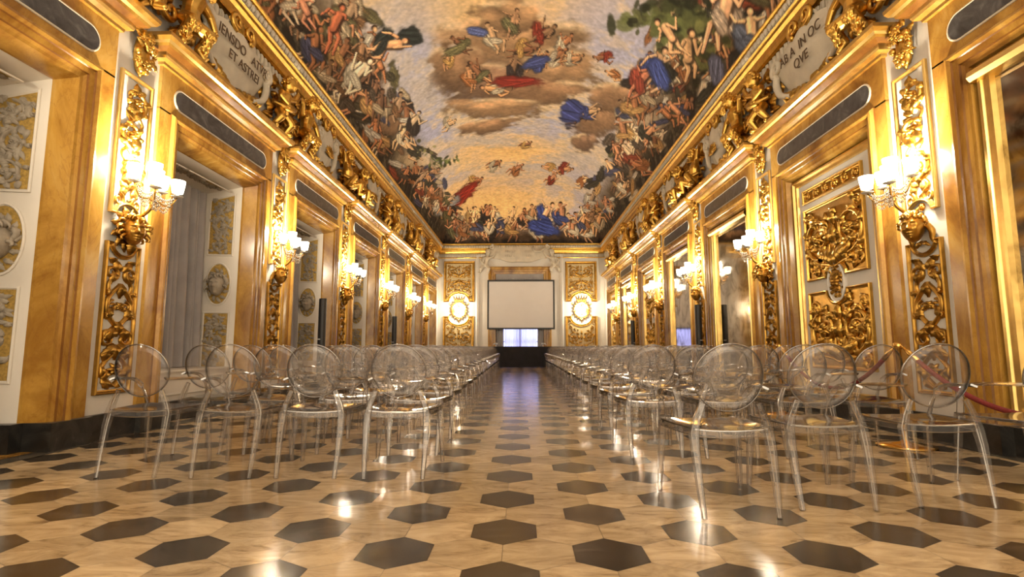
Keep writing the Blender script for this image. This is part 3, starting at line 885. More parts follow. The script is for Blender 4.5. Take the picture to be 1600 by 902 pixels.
# ------------------------------------------------------------------ the marble surrounds, one per bay
def build_surround():
    mb = MB()
    prof = [(-0.06, -0.20), (-0.06, -0.17), (-0.01, 0.015), (0.02, 0.02), (0.045, 0.035), (0.05, 0.055), (0.105, 0.06), (0.11, 0.08), (0.14, 0.095), (0.165, 0.09), (0.19, 0.06), (0.19, 0.03)]
    mats = [0, 0, 0, 0, 1, 0, 1, 0, 0, 0, 1]
    mb.sweep([(-0.98, 0.22), (-0.98, 3.5), (0.98, 3.5), (0.98, 0.22)], prof, lambda x, y, h: W(x, y, h), mats=mats)
    def b(u0, u1, v0, v1, w0, w1): mb.box(u0, u1, -w1, -w0, v0, v1)
    b(-1.35, -1.165, 0.22, 3.7, -0.1, 0.04); b(1.165, 1.35, 0.22, 3.7, -0.1, 0.04); b(-1.35, 1.35, 3.68, 4.26, -0.1, 0.04)
    root = mb.obj('trim', ['amber', 'amber_dark'])
    # stone set in the frieze, with round ends
    st = MB(); rim = MB()
    P = []
    for cu, a0 in ((0.99, PI / 2), (-0.99, -PI / 2)):
        P += [(cu + 0.12 * math.cos(a0 - PI * k / 10), 3.92 + 0.12 * math.sin(a0 - PI * k / 10)) for k in range(11)]
    plate(st, P, 0.052); st.sweep(P, [(0, 0.052), (0.004, 0.04)], lambda x, y, h: W(x, y, h), True)
    rim.sweep(P, [(0.0, 0.048), (0.008, 0.055), (0.02, 0.05), (0.022, 0.04)], lambda x, y, h: W(x, y, h), True)
    st.obj('frieze_stone', 'grey_stone', root); rim.obj('stone_rim', 'stucco', root)
    cb = MB()
    pr = [(0.0, 4.20), (0.03, 4.205), (0.035, 4.235), (0.085, 4.255), (0.095, 4.285), (0.10, 4.32), (0.18, 4.345), (0.19, 4.375), (0.225, 4.39), (0.25, 4.43), (0.255, 4.47)]
    cm = [0, 1, 0, 1, 1, 2, 0, 1, 0, 1]
    cb.sweep([(-1.35, -0.05), (-1.35, 0.04), (1.35, 0.04), (1.35, -0.05)], pr, lambda x, y, h: W(x, h, y), mats=cm)
    cb.box(-1.60, 1.60, -0.29, 0.05, 4.462, 4.472, 0)
    cb.obj('cornice', ['amber', 'gold_pale', 'amber_dark'], root)
    return root
sur = build_surround()
n_trim = 2
for side in ('left', 'right'):
    for k in range(-1, 6):
        o = sur if n_trim == 2 else dup(sur)
        o.name = 'trim_%d' % n_trim; n_trim += 1
        on_wall(o, side, BAY(k)); tag(o, kind='structure')
# ------------------------------------------------------------------ carved panels, masks and garlands of the pilasters
def upper_panel():
    root = thing('carved_relief')
    fr = MB(); path = notched(-0.235, 0.235, 2.30, 3.86, bot=0.15)
    fr.sweep(path, FRAME, lambda x, y, h: W(x, y, h), True)
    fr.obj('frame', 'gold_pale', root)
    bk = MB(); plate(bk, path, 0.006); bk.obj('ground', 'plaster', root)
    mb = MB()
    for i, (cv, sg) in enumerate(((3.58, 1), (3.20, -1), (2.80, 1))):
        scroll(mb, 0.012 * sg, cv, 0.152, 1.45, -PI / 2 if sg > 0 else -PI / 2, sg, 0.030, 0.06, 7, True, 0, 1.15)
        leaf(mb, -0.03 * sg, cv - 0.17, PI / 2 + 0.5 * sg, 0.20, 0.06, 0.07, -1.2 * sg)
        leaf(mb, 0.0, cv - 0.20, PI / 2 - 0.8 * sg, 0.17, 0.055, 0.06, 1.4 * sg)
        leaf(mb, 0.0, cv - 0.20, PI / 2 + 1.5 * sg, 0.14, 0.05, 0.055, -1.0 * sg)
        half_tube(mb, [(0.13 * sg * math.sin(t * PI), cv - 0.13 - 0.2 * t) for t in [q / 8 for q in range(9)]], 0.02, 0, 1.4)
    for sx in (-1, 1):
        half_tube(mb, spiral(0.12 * sx, 2.46, 0.075, 1.3, PI / 2, sx, 20, 0.2), [0.024 - 0.0006 * q for q in range(21)], 0, 1.5)
        leaf(mb, 0.06 * sx, 2.5, PI / 2 - 0.3 * sx, 0.16, 0.05, 0.05, 0.8 * sx)
    leaf(mb, 0, 3.66, PI / 2, 0.14, 0.06, 0.06)
    clamp_uv(mb, -0.185, 0.185, 2.3, 3.81)
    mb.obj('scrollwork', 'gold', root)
    return root

def lower_panel():
    root = thing('carved_relief')
    fr = MB(); path = notched(-0.235, 0.235, 0.44, 2.0, top=0.15)
    fr.sweep(path, FRAME, lambda x, y, h: W(x, y, h), True)
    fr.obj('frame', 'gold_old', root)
    bk = MB(); plate(bk, path, 0.006); bk.obj('ground', 'plaster', root)
    mb = MB()
    for sx in (-1, 1):
        half_tube(mb, spiral(0.105 * sx, 1.68, 0.075, 1.5, -PI / 2, -sx, 24, 0.2), [0.024 - 0.0005 * q for q in range(25)], 0, 1.5)
        half_tube(mb, [(sx * (0.105 + 0.02 * q - 0.018 * q * q / 4), 1.605 - 0.03 * q) for q in range(6)], 0.02, 0, 1.4)
        leaf(mb, 0.02 * sx, 1.70, PI / 2 - 0.7 * sx, 0.16, 0.05, 0.05, 0.6 * sx)
        half_tube(mb, [(sx * 0.14 * math.sin(PI * t), 1.56 - 0.44 * t) for t in [q / 14 for q in range(15)]], 0.022, 0, 1.5)
        half_tube(mb, spiral(0.065 * sx, 1.34, 0.06, 1.2, PI / 2, -sx, 18, 0.25), 0.016, 0, 1.5)
        for cv in (1.46, 1.22): leaf(mb, 0.10 * sx, cv, PI / 2 - 1.0 * sx, 0.12, 0.045, 0.05, -1.2 * sx)
        half_tube(mb, spiral(0.095 * sx, 1.0, 0.08, 1.3, PI / 2, -sx, 22, 0.2), [0.024 - 0.0005 * q for q in range(23)], 0, 1.5)
        leaf(mb, 0.03 * sx, 1.12, -PI / 2 + 0.7 * sx, 0.17, 0.055, 0.06, -0.9 * sx)
        leaf(mb, 0.02 * sx, 0.95, -PI / 2 + 0.5 * sx, 0.18, 0.06, 0.06, 0.9 * sx)
        half_tube(mb, [(sx * 0.13 * math.sin(PI * t), 0.86 - 0.34 * t) for t in [q / 12 for q in range(13)]], 0.02, 0, 1.5)
        leaf(mb, 0.12 * sx, 0.62, PI / 2 - 0.5 * sx, 0.14, 0.05, 0.05, 1.0 * sx)
        leaf(mb, 0.03 * sx, 0.50, PI / 2 - 1.0 * sx, 0.15, 0.045, 0.05, 0.8 * sx)
    rosette(mb, 0, 1.34, 0.05, 0.05); rosette(mb, 0, 0.69, 0.075, 0.06)
    for v in (1.52, 1.12, 0.88): leaf(mb, 0, v + 0.06, -PI / 2, 0.16, 0.05, 0.06)
    for v in (1.78, 1.2, 0.78):
        for sx in (-1, 1):
            leaf(mb, 0.10 * sx, v, PI / 2 - 0.3 * sx, 0.15, 0.05, 0.05, 1.3 * sx); leaf(mb, 0.05 * sx, v - 0.1, -PI / 2 + 0.9 * sx, 0.14, 0.045, 0.05, -1.1 * sx)
    mb.v = [(p[0] * 1.22, p[1] * 1.25, p[2]) for p in mb.v]
    clamp_uv(mb, -0.187, 0.187, 0.48, 1.83)
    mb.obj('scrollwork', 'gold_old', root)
    return root

def mask(kind, turn):
    mb = MB()
    head(mb, (0.02 * turn, -0.13, 2.145), 0.285, 'wild' if kind else 'curls', Euler((0.05, 0, 0.62 * turn)), 3 + kind)
    if kind:       # leafy satyr
        for k in range(11):
            a = PI * 2 * k / 11
            leaf(mb, 0.09 * math.cos(a), 2.16 + 0.12 * math.sin(a), a, 0.13, 0.05, 0.05, 0.5, 0.02)
        leaf(mb, 0, 2.03, -PI / 2, 0.14, 0.05, 0.09, 0, 0.06)
    else:          # youth with a ribbon under the chin
        for sx in (-1, 1):
            mb.tube([W(0.11 * sx, 2.15, 0.05), W(0.15 * sx, 2.08, 0.04), W(0.14 * sx, 2.0, 0.03), W(0.17 * sx, 1.94, 0.02)], [0.03, 0.03, 0.025, 0.01], 8, 0, True, 4)
            leaf(mb, 0, 2.0, -PI / 2 + 1.0 * sx, 0.13, 0.03, 0.04, 0, 0.02)
    mb.v = [(p[0], min(p[1], -0.003), p[2]) for p in mb.v]
    return mb

def garland():
    mb = MB(); r_ = random.Random(4)
    mb.ball(W(0, 4.13, 0.02), (0.10, 0.09, 0.22), 10, 8)
    for k in range(30):
        t = r_.uniform(-1, 1); a = r_.uniform(-1.3, 1.3); ww = (1 - 0.35 * t * t) * (0.75 if t < -0.3 else 1)
        u, v, w = 0.12 * math.sin(a) * ww, 4.14 + 0.22 * t, 0.03 + 0.10 * math.cos(a) * ww
        if k % 3 == 0:
            f = MB(); rosette(f, 0, 0, r_.uniform(0.05, 0.075), 0.04, 0, 6)
            mb.join(f, Matrix.Translation(W(u, v, w)) @ Matrix.Rotation(a * 0.8, 4, 'Z'))
        elif k % 3 == 1:
            mb.ball(W(u, v, w), r_.uniform(0.03, 0.045), 8, 6)
        else: leaf(mb, u, v, math.atan2(v - 4.14, u + 1e-3) + r_.uniform(-.5, .5), 0.11, 0.04, 0.04, 0.6, w * 0.9)
    leaf(mb, 0, 3.98, -PI / 2, 0.11, 0.045, 0.06, 0, 0.02)
    mb.v = [(p[0], min(p[1], -0.003), p[2]) for p in mb.v]
    return mb

# ------------------------------------------------------------------ crystal wall sconces
def sconce():
    root = thing('wall_sconce')
    mb = MB()
    arm = [W(0, 2.36, 0.02), W(0, 2.31, 0.08), W(0, 2.30, 0.16), W(0, 2.36, 0.25), W(0, 2.43, 0.29)]
    mb.tube(arm, [0.016, 0.018, 0.02, 0.018, 0.02], 8, 0, True, 4)
    mb.lathe([(0.0, 2.40), (0.022, 2.41), (0.034, 2.44), (0.02, 2.47), (0.028, 2.50), (0.014, 2.54), (0.012, 2.66), (0.02, 2.68), (0.0, 2.69)], 12, (0, -0.29, 0))
    dome(mb, 0, 2.36, 0.045, 0.03)
    brk = mb.obj('bracket', 'brass', root)
    br = [(-1.9, 0.22, 2.62), (-0.75, 0.25, 2.56), (0.75, 0.25, 2.56), (1.9, 0.22, 2.62), (0.0, 0.0, 2.70)]
    shp = MB(); shp.lathe([(r_s * 1.25, z_s * 1.2) for r_s, z_s in ((0.042, -0.055), (0.047, -0.03), (0.052, 0.0), (0.056, 0.035), (0.058, 0.06), (0.053, 0.061), (0.05, 0.03), (0.045, -0.02), (0.04, -0.052))], 18)
    shm = shp.mesh('shade', ['shade'])
    pan = MB(); pan.lathe([(0.0, -0.004), (0.03, -0.004), (0.058, 0.008), (0.06, 0.012), (0.03, 0.004), (0.013, 0.006), (0.013, 0.05), (0.02, 0.055), (0.0, 0.055)], 16)
    panm = pan.mesh('drip_pan', ['white_item'])
    for i, (a, r, z) in enumerate(br):
        bu, bw = r * math.sin(a), 0.29 + r * math.cos(a) * 0.8
        if r > 0:
            am = MB(); P = []
            for q in range(13):
                t = q / 12
                P.append(W(bu * t, 2.47 + (z - 2.47) * t - 0.07 * math.sin(PI * t) + 0.03 * math.sin(2 * PI * t), 0.29 + (bw - 0.29) * t))
            am.tube(P, [0.012 - 0.004 * q / 12 for q in range(13)], 7)
            cl = spiral(0, 0, 0.035, 1.2, PI / 2, 1, 14, 0.3)
            am.tube([W(bu * 0.8 + p[0] * math.sin(a), z - 0.05 + p[1], 0.29 + (bw - 0.29) * 0.8 + p[0] * math.cos(a)) for p in cl], 0.006, 6)
            par = am.obj('arm', 'brass', root)
        else: par = brk
        p = link('drip_pan', panm, par); p.location = W(bu, z, bw)
        s = link('shade', shm, par); s.location = W(bu, z + 0.115, bw)
    # swags of cut beads
    r_ = random.Random(2)
    for i in range(4):
        a, r, z = br[i]; cb = MB()
        for s_ in range(4):
            for q in range(13):
                t = q / 12
                sag = (0.05 + 0.045 * s_) * math.sin(PI * t)
                u, w, v = r * 0.85 * math.sin(a) * t, 0.29 + r * 0.7 * math.cos(a) * t, 2.60 + (z - 2.60) * t - sag - 0.03
                cb.ball(W(u + r_.uniform(-.004, .004), v, w), (0.013, 0.013, 0.018), 6, 3)
        for q in range(4):
            t = (q + 1) / 5
            cb.ball(W(r * .85 * math.sin(a) * t, 2.46 + r_.uniform(-.02, .02), 0.29 + r * .7 * math.cos(a) * t), (0.009, 0.009, 0.026), 6, 3)
        cb.obj('crystal_swag', 'crystal', root)
    return root

def lamp_light(root, loc, watts=LAMP_W, r=0.07):
    l = bpy.data.lights.new('lamp', 'POINT'); l.energy = watts; l.color = LAMP_COL; l.shadow_soft_size = r
    o = bpy.data.objects.new('lamp', l); COL.objects.link(o); o.parent = root; o.location = loc
    return o

up0, lo0, sc0 = upper_panel(), lower_panel(), sconce()
mask_me = {(q, t): mask(q, t).mesh('carved_mask', ['gold_old']) for q in (0, 1) for t in (-1, 1)}
gar_me = garland().mesh('flower_garland', ['gold'])
lamp_light(sc0, W(0, 2.86, 0.24))
first = True
for side in ('left', 'right'):
    for k in range(-1, 6):
        wh = '%s visible pilaster of the %s wall' % (ORD[k], side) if k >= 0 else '%s pilaster beside the camera' % side
        u = up0 if first else dup(up0); on_wall(u, side, PIL(k)); tag(u, 'gilded scroll panel above the sconce, ' + wh, 'carved panel', 'upper pilaster panels')
        l = lo0 if first else dup(lo0); on_wall(l, side, PIL(k)); tag(l, 'dark gold scroll panel below the mask, ' + wh, 'carved panel', 'lower pilaster panels')
        s = sc0 if first else dup(sc0); on_wall(s, side, PIL(k)); tag(s, 'lit crystal sconce with five shades, ' + wh, 'wall lamp', 'wall sconces')
        m = on_wall(link('carved_mask', mask_me[int((k % 2 == 0) == (side == 'left')), -1 if side == 'left' else 1]), side, PIL(k)); tag(m, 'gilded carved face under the sconce, ' + wh, 'carving', 'pilaster masks')
        g = on_wall(link('flower_garland', gar_me), side, PIL(k)); tag(g, 'gilded flower bunch under the cornice, ' + wh, 'carving', 'pilaster garlands')
        first = False

# ------------------------------------------------------------------ window niches on the left
def leafy(mb0, u0, u1, v0, v1, n, seed, mat=0, s=1.0):
    r_ = random.Random(seed); mb = MB()
    cu = (u0 + u1) / 2; hu = (u1 - u0) / 2; hv = v1 - v0
    m = max(1, round(hv / (hu * 1.7)))
    for i in range(m):
        cv = v0 + hv * (i + 0.5) / m; sg = 1 if i % 2 else -1
        scroll(mb, cu + 0.12 * hu * sg, cv, min(hu, hv / m / 2) * 0.80, 1.3, PI / 2, sg, 0.018 * s, 0.04, 5, True, mat, 1.2)
    for i in range(n):
        leaf(mb, r_.uniform(u0 + .03, u1 - .03), r_.uniform(v0 + .04, v1 - .04), r_.uniform(0, 6.3), 0.10 * s, 0.034 * s, 0.045, r_.uniform(-1.2, 1.2), 0.0, 3, mat, 7)
    clamp_uv(mb, u0, u1, v0, v1); mb0.join(mb)

def oval(cu, cv, a, b, n=28): return [(cu + a * math.cos(-2 * PI * k / n), cv + b * math.sin(-2 * PI * k / n)) for k in range(n)]

def window_niche():
    mb = MB()
    for s in (-1, 1):
        a = [(s * 0.925, -0.17), (s * 0.82, -0.80)]
        vs = [W(a[0][0], 0.0, a[0][1]), W(a[1][0], 0.0, a[1][1]), W(a[1][0], 3.30, a[1][1]), W(a[0][0], 3.46, a[0][1])]
        vo = [W(q[0] + 0.12 * s, q[1], q[2]) for q in ((a[0][0], 0, a[0][1]), (a[1][0], 0, a[1][1]), (a[1][0], 3.3, a[1][1]), (a[0][0], 3.46, a[0][1]))]
        mb.add(vs + vo, [(0, 1, 2, 3), (4, 7, 6, 5), (0, 4, 5, 1), (1, 5, 6, 2), (2, 6, 7, 3), (3, 7, 4, 0)], 0, False)
    vs = [W(-0.94, 3.455, -0.17), W(0.94, 3.455, -0.17), W(0.83, 3.295, -0.80), W(-0.83, 3.295, -0.80)]
    mb.add(vs + [(p[0], p[1], p[2] + 0.12) for p in vs], [(0, 1, 2, 3), (7, 6, 5, 4), (0, 4, 5, 1), (1, 5, 6, 2), (2, 6, 7, 3), (3, 7, 4, 0)], 0, False)
    root = mb.obj('window', 'plaster')
    ang = math.atan2(0.105, 0.63)
    J = {1: Matrix.Translation(W(0.872, 0, -0.47)) @ Matrix.Rotation(-PI / 2 + ang, 4, 'Z'), -1: Matrix.Translation(W(-0.872, 0, -0.47)) @ Matrix.Rotation(PI / 2 - ang, 4, 'Z')}
    Q = 0.165
    def panel(path, seed, n, mtx, face=None, box=None):
        bk = MB(); plate(bk, path, 0.004, 0)
        rim = MB(); rim.sweep(path, [(0.03, 0.0), (0.028, 0.012), (0.012, 0.016), (0.0, 0.003)], lambda x, y, h: W(x, y, h), True)
        car = MB()
        if box: leafy(car, *box, n, seed)
        if face:
            head(car, (face[0], -0.05, face[1]), 0.30, 'wild', None, seed)
            for sx in (-1, 1): half_tube(car, spiral(face[0] + 0.085 * sx, face[1] + 0.06, 0.055, 1.2, PI / 2, -sx, 16, 0.3), [0.03 - 0.001 * q for q in range(17)], 0.02, 1.5)
            for k in range(12):
                aa = PI * 2 * k / 12; leaf(car, face[0] + 0.09 * math.cos(aa), face[1] + 0.19 * math.sin(aa), aa + 0.4, 0.10, 0.035, 0.04, 0.6)
        return [(bk.xf(mtx).mesh('gilt_ground', ['gold_ground']), 'gilt_ground'), (rim.xf(mtx).mesh('panel_rim', ['plaster']), 'panel_rim'), (car.xf(mtx).mesh('relief_carving', ['relief']), 'relief_carving')]
    for s in (-1, 1):
        for path, seed, n, face, box in (([(-Q, 2.36), (-Q, 3.20), (Q, 3.30), (Q, 2.36)] if s > 0 else [(-Q, 2.36), (-Q, 3.30), (Q, 3.20), (Q, 2.36)], 11, 64, None, (-Q, Q, 2.36, 3.24)),
                                         (oval(0, 1.89, Q, 0.31), 5, 0, (0, 1.87), None), ([(-Q, 0.62), (-Q, 1.43), (Q, 1.43), (Q, 0.62)], 21, 60, None, (-Q, Q, 0.62, 1.43))):
            for me, nm in panel(path, seed, n, J[s], face, box): link(nm, me, root)
    T = Matrix.Translation(W(0, 3.372, -0.49)) @ Matrix.Rotation(math.atan2(0.16, 0.63), 4, 'X') @ Matrix.Rotation(PI / 2, 4, 'X')
    sp = [(-0.70, -0.19), (-0.70, 0.19), (0.70, 0.19), (0.70, -0.19)]
    for me, nm in panel(sp, 9, 0, T): 
        if nm != 'relief_carving': link(nm, me, root)
    car = MB(); r_ = random.Random(8)
    for i in range(4): scroll(car, -0.52 + 0.35 * i, 0.02 * (-1) ** i, 0.135, 1.3, PI / 2, (-1) ** i, 0.018, 0.04, 5)
    for i in range(40): leaf(car, r_.uniform(-.66, .66), r_.uniform(-.16, .16), r_.uniform(0, 6.3), 0.11, 0.035, 0.045, r_.uniform(-1, 1))
    car.xf(T).obj('relief_carving', 'relief', root)
    return root
win0 = window_niche()
def bench():
    mb = MB(); mb.box(-0.88, 0.88, 0.22, 0.76, 0.0, 0.60); mb.box(-0.905, 0.905, 0.185, 0.76, 0.60, 0.625)
    rect_frame(mb, -0.72, 0.72, 0.30, 0.53, [(0, -0.215), (-0.01, -0.205), (-0.025, -0.205), (-0.03, -0.215)])
    return mb.mesh('window_seat', ['plaster'])
def curtain_mesh(w, z0, z1, pleats, seed, depth=0.045, mat='curtain', gap=0.0):
    r_ = random.Random(seed); mb = MB(); n = pleats * 8; ph = [r_.uniform(0.6, 1.4) for _ in range(pleats + 2)]
    us = [0.0]
    for i in range(n): us.append(us[-1] + ph[i // 8])
    us = [(-w + 2 * w * q / us[-1]) for q in us]
    rows = []
    for j in range(13):
        t = j / 12; z = z1 + (z0 - z1) * t; row = []
        for i, u in enumerate(us):
            am = depth * (0.45 + 0.55 * t) * (0.7 + 0.6 * ((i // 8 * 37 % 11) / 11))
            row.append(W(u + 0.012 * math.sin(3 * t + i * 0.3), z, am * (2 * abs(math.sin(PI * i / 8)) - 1) + 0.004 * math.sin(5 * t + i)))
        rows.append(row)
    mb.grid(rows, 0, True)
    return mb.mesh('curtain', [mat])
bench_me = bench()
cur_me = [curtain_mesh(0.79, 0.635, 3.28, 11, s, 0.085) for s in (1, 2)] + [curtain_mesh(0.79, 0.01, 3.28, 11, 3, 0.085)]
for k in range(-1, 6):
    o = win0 if k == -1 else dup(win0)
    o.name = 'window_%d' % (k + 2); on_wall(o, 'left', BAY(k)); tag(o, kind='structure')
    if k >= 0:
        b = on_wall(link('window_seat', bench_me), 'left', BAY(k)); tag(b, 'white panelled window seat under the curtain, %s window bay on the left' % ORD[k], 'window seat', 'window seats')
    c = on_wall(link('curtain', cur_me[k % 2 if k >= 0 else 2]), 'left', BAY(k), 0.0, -0.68)
    tag(c, 'grey pleated curtain drawn across the %s window bay on the left wall' % (ORD[k] if k >= 0 else 'cropped foreground'), 'curtain', 'grey window curtains')

# ------------------------------------------------------------------ carved doors and mirrors on the right
def rinceau_panel(mb0, u0, u1, v0, v1, seed, flip=1, rows=1):
    """a mirrored pair of great scrolls with leaves and rosettes, filling the panel"""
    mb = MB(); r_ = random.Random(seed); c = (u0 + u1) / 2; hw = (u1 - u0) / 2; hv = (v1 - v0)
    R = min(hw * 0.47, hv / rows * 0.33)
    for row in range(rows):
        fl = flip if row % 2 == 0 else -flip
        cv = v0 + hv * (row + 0.5) / rows; base = cv - fl * hv / rows * 0.42
        for sx in (-1, 1):
            scroll(mb, c + sx * hw * 0.52, cv + fl * R * 0.1, R, 1.55, -fl * PI / 2, sx * fl, 0.030, 0.07, 8, True, 0, 1.0)
            half_tube(mb, [(c + sx * (0.02 + (hw * 0.5) * t ** 1.5), base + fl * (cv - fl * base * 0 - cv + R * 0.25) * t) for t in [q / 10 for q in range(11)]], 0.03, 0, 1.5)
            for q in range(4):
                leaf(mb, c + sx * hw * 0.06 * (q + 1), base + fl * 0.04 * q, fl * PI / 2 - sx * fl * (0.2 + 0.3 * q), R * 0.95, R * 0.22, 0.08, sx * fl * 0.9)
            a0 = (c + sx * hw * 0.84, cv + fl * (hv / rows * 0.36))
            half_tube(mb, spiral(a0[0], a0[1], R * 0.34, 1.3, fl * -PI / 2, -sx * fl, 18, 0.25), 0.02, 0, 1.5); rosette(mb, a0[0], a0[1], R * 0.16, 0.06)
            a0 = (c + sx * hw * 0.80, cv - fl * (hv / rows * 0.36))
            half_tube(mb, spiral(a0[0], a0[1], R * 0.36, 1.3, fl * PI / 2, sx * fl, 18, 0.25), 0.02, 0, 1.5); leaf(mb, a0[0], a0[1], PI / 2 * fl, R * .5, R * .16, 0.06, sx)
            for q in range(22):
                leaf(mb, c + sx * r_.uniform(0.03, hw - 0.03), cv + r_.uniform(-.42, .42) * hv / rows, r_.uniform(0, 6.3), R * .5, R * .15, 0.06, r_.uniform(-1.3, 1.3))
        leaf(mb, c, cv - fl * R * 0.3, fl * PI / 2, R * 0.9, R * 0.25, 0.09)
        leaf(mb, c, cv + fl * R * 0.55, fl * PI / 2, R * 0.7, R * 0.22, 0.08)
    clamp_uv(mb, u0, u1, v0, v1); mb0.join(mb)

def carved_door():
    root = MB()
    root.box(-0.93, 0.93, 0.10, 0.20, 0.0, 3.46)
    r = root.obj('door', 'plaster')
    w0 = -0.10
    mv = Matrix.Translation(W(0, 0, w0))
    e = MB(); rect_frame(e, -0.92, 0.92, 0.24, 3.44, [(0.0, 0.0), (0.0, 0.05), (-0.03, 0.06), (-0.05, 0.03), (-0.09, 0.03), (-0.10, 0.0)])
    e.xf(mv).obj('gilt_edge', 'gold_pale', r)
    f = MB(); cv = MB(); gd = MB()
    def fr(path): f.sweep(path, FRAME, lambda x, y, h: W(x, y, h), True); plate(gd, path, 0.005)
    fr(notched(-0.68, 0.68, 3.03, 3.24)); fr(notched(-0.68, 0.68, 1.87, 2.94, bot=0.22)); fr(notched(-0.68, 0.68, 0.62, 1.70, top=0.22))
    for i in range(6): scroll(cv, -0.56 + 0.224 * i, 3.135, 0.075, 1.3, PI / 2 * (-1) ** i, (-1) ** i, 0.016, 0.045, 4)
    rinceau_panel(cv, -0.66, 0.66, 1.92, 2.92, 3, 1); rinceau_panel(cv, -0.66, 0.66, 0.64, 1.62, 4, 1)
    # oval boss between the two panels
    ov = MB(); ov.sweep(oval(0, 1.785, 0.17, 0.25), [(0.03, 0.0), (0.028, 0.03), (0.01, 0.04), (-0.005, 0.01)], lambda x, y, h: W(x, y, h), True)
    plate(ov, oval(0, 1.785, 0.17, 0.25), 0.01)
    ov.xf(mv).obj('oval_surround', 'plaster', r)
    bo = MB(); leafy(bo, -0.13, 0.13, 1.58, 2.0, 26, 6)
    rosette(bo, 0, 1.8, 0.1, 0.09)
    bo.xf(mv).obj('oval_boss', 'gold_old', r)
    f.xf(mv).obj('panel_frames', 'gold', r); gd.xf(mv).obj('panel_ground', 'gold_old', r); cv.xf(mv).obj('carving', 'gold', r)
    return r
door0 = carved_door()

def wall_mirror():
    root = thing('wall_mirror')
    f = MB(); rect_frame(f, -0.94, 0.94, 0.30, 3.45, [(0.0, -0.14), (0.0, -0.02), (-0.02, 0.0), (-0.05, 0.0), (-0.06, -0.02), (-0.09, -0.03), (-0.10, -0.01), (-0.125, -0.015), (-0.13, -0.07)])
    f.obj('frame', 'gold_pale', root)
    t = MB(); t.sweep([(-0.95, 3.37), (0.95, 3.37)], [(0.06, -0.02), (0.08, 0.03), (0.05, 0.06), (0.0, 0.07), (-0.04, 0.04), (-0.05, -0.03)], lambda x, y, h: W(x, y, h)); t.obj('top_moulding', 'gold_pale', root)
    g = MB(); g.box(-0.82, 0.82, 0.065, 0.09, 0.42, 3.33); g.obj('mirror_glass', 'mirror', root)
    b = MB(); b.box(-0.82, 0.82, 0.09, 0.14, 0.32, 3.43); b.obj('backing_board', 'wood', root)
    return root
mir0 = wall_mirror(); nd = 0; nm_ = 0
for k in range(-1, 6):
    if k in (0, 3, 5):
        o = door0 if nd == 0 else dup(door0); nd += 1; o.name = 'door_%d' % nd; on_wall(o, 'right', BAY(k)); tag(o, kind='structure')
    else:
        o = mir0 if nm_ == 0 else dup(mir0)
        tag(o, ['gold framed mirror cropped by the right edge of the photo', 'gold framed mirror just beyond the nearest carved door on the right wall',
                'gold framed mirror behind the nearer black speaker on the right wall', 'gold framed tall mirror farthest away on the right wall'][nm_], 'mirror', 'wall mirrors')
        nm_ += 1; on_wall(o, 'right', BAY(k))
# ------------------------------------------------------------------ the far wall
def far_panel(u0, u1, v0, v1, top, bot, seed, rows, flip, label):
    root = thing('carved_relief', label, 'carved panel', (0, YF, 0), 0, 'carved panels of the far wall')
    path = notched(u0, u1, v0, v1, top, bot)
    f = MB(); f.sweep(path, [(0.0, 0.0), (0.0, 0.05), (-0.02, 0.065), (-0.06, 0.06), (-0.075, 0.03), (-0.12, 0.035), (-0.13, 0.015)], lambda x, y, h: W(x, y, h), True); f.obj('frame', 'gold_old', root)
    g = MB(); plate(g, path, 0.01); g.obj('ground', 'pale_gold_ground', root)
    c = MB(); rinceau_panel(c, u0 + 0.14, u1 - 0.14, v0 + 0.14 + bot * 0.55, v1 - 0.14 - top * 0.5, seed, flip, rows)
    for sx in (-1, 1):
        if bot: scroll(c, (u0 + u1) / 2 + sx * (u1 - u0) * 0.39, v0 + 0.27, 0.12, 1.2, PI / 2, sx, 0.025, 0.06, 4)
        if top: scroll(c, (u0 + u1) / 2 + sx * (u1 - u0) * 0.39, v1 - 0.27, 0.12, 1.2, -PI / 2, -sx, 0.025, 0.06, 4)
    c.obj('scrollwork', 'gold_old', root)
far_panel(-3.97, -2.41, 3.18, 5.25, 0, 0.50, 31, 2, -1, 'large gilded scroll panel on the far wall, upper left of the screen')
far_panel(-3.98, -2.42, 0.55, 2.46, 0.50, 0, 32, 1, 1, 'gilded scroll panel on the far wall, lower left of the screen')
far_panel(2.16, 3.74, 3.18, 5.22, 0, 0.50, 33, 2, -1, 'large gilded scroll panel on the far wall, upper right of the screen')
far_panel(2.14, 3.73, 0.55, 2.46, 0.50, 0, 34, 1, 1, 'gilded scroll panel on the far wall, lower right of the screen')

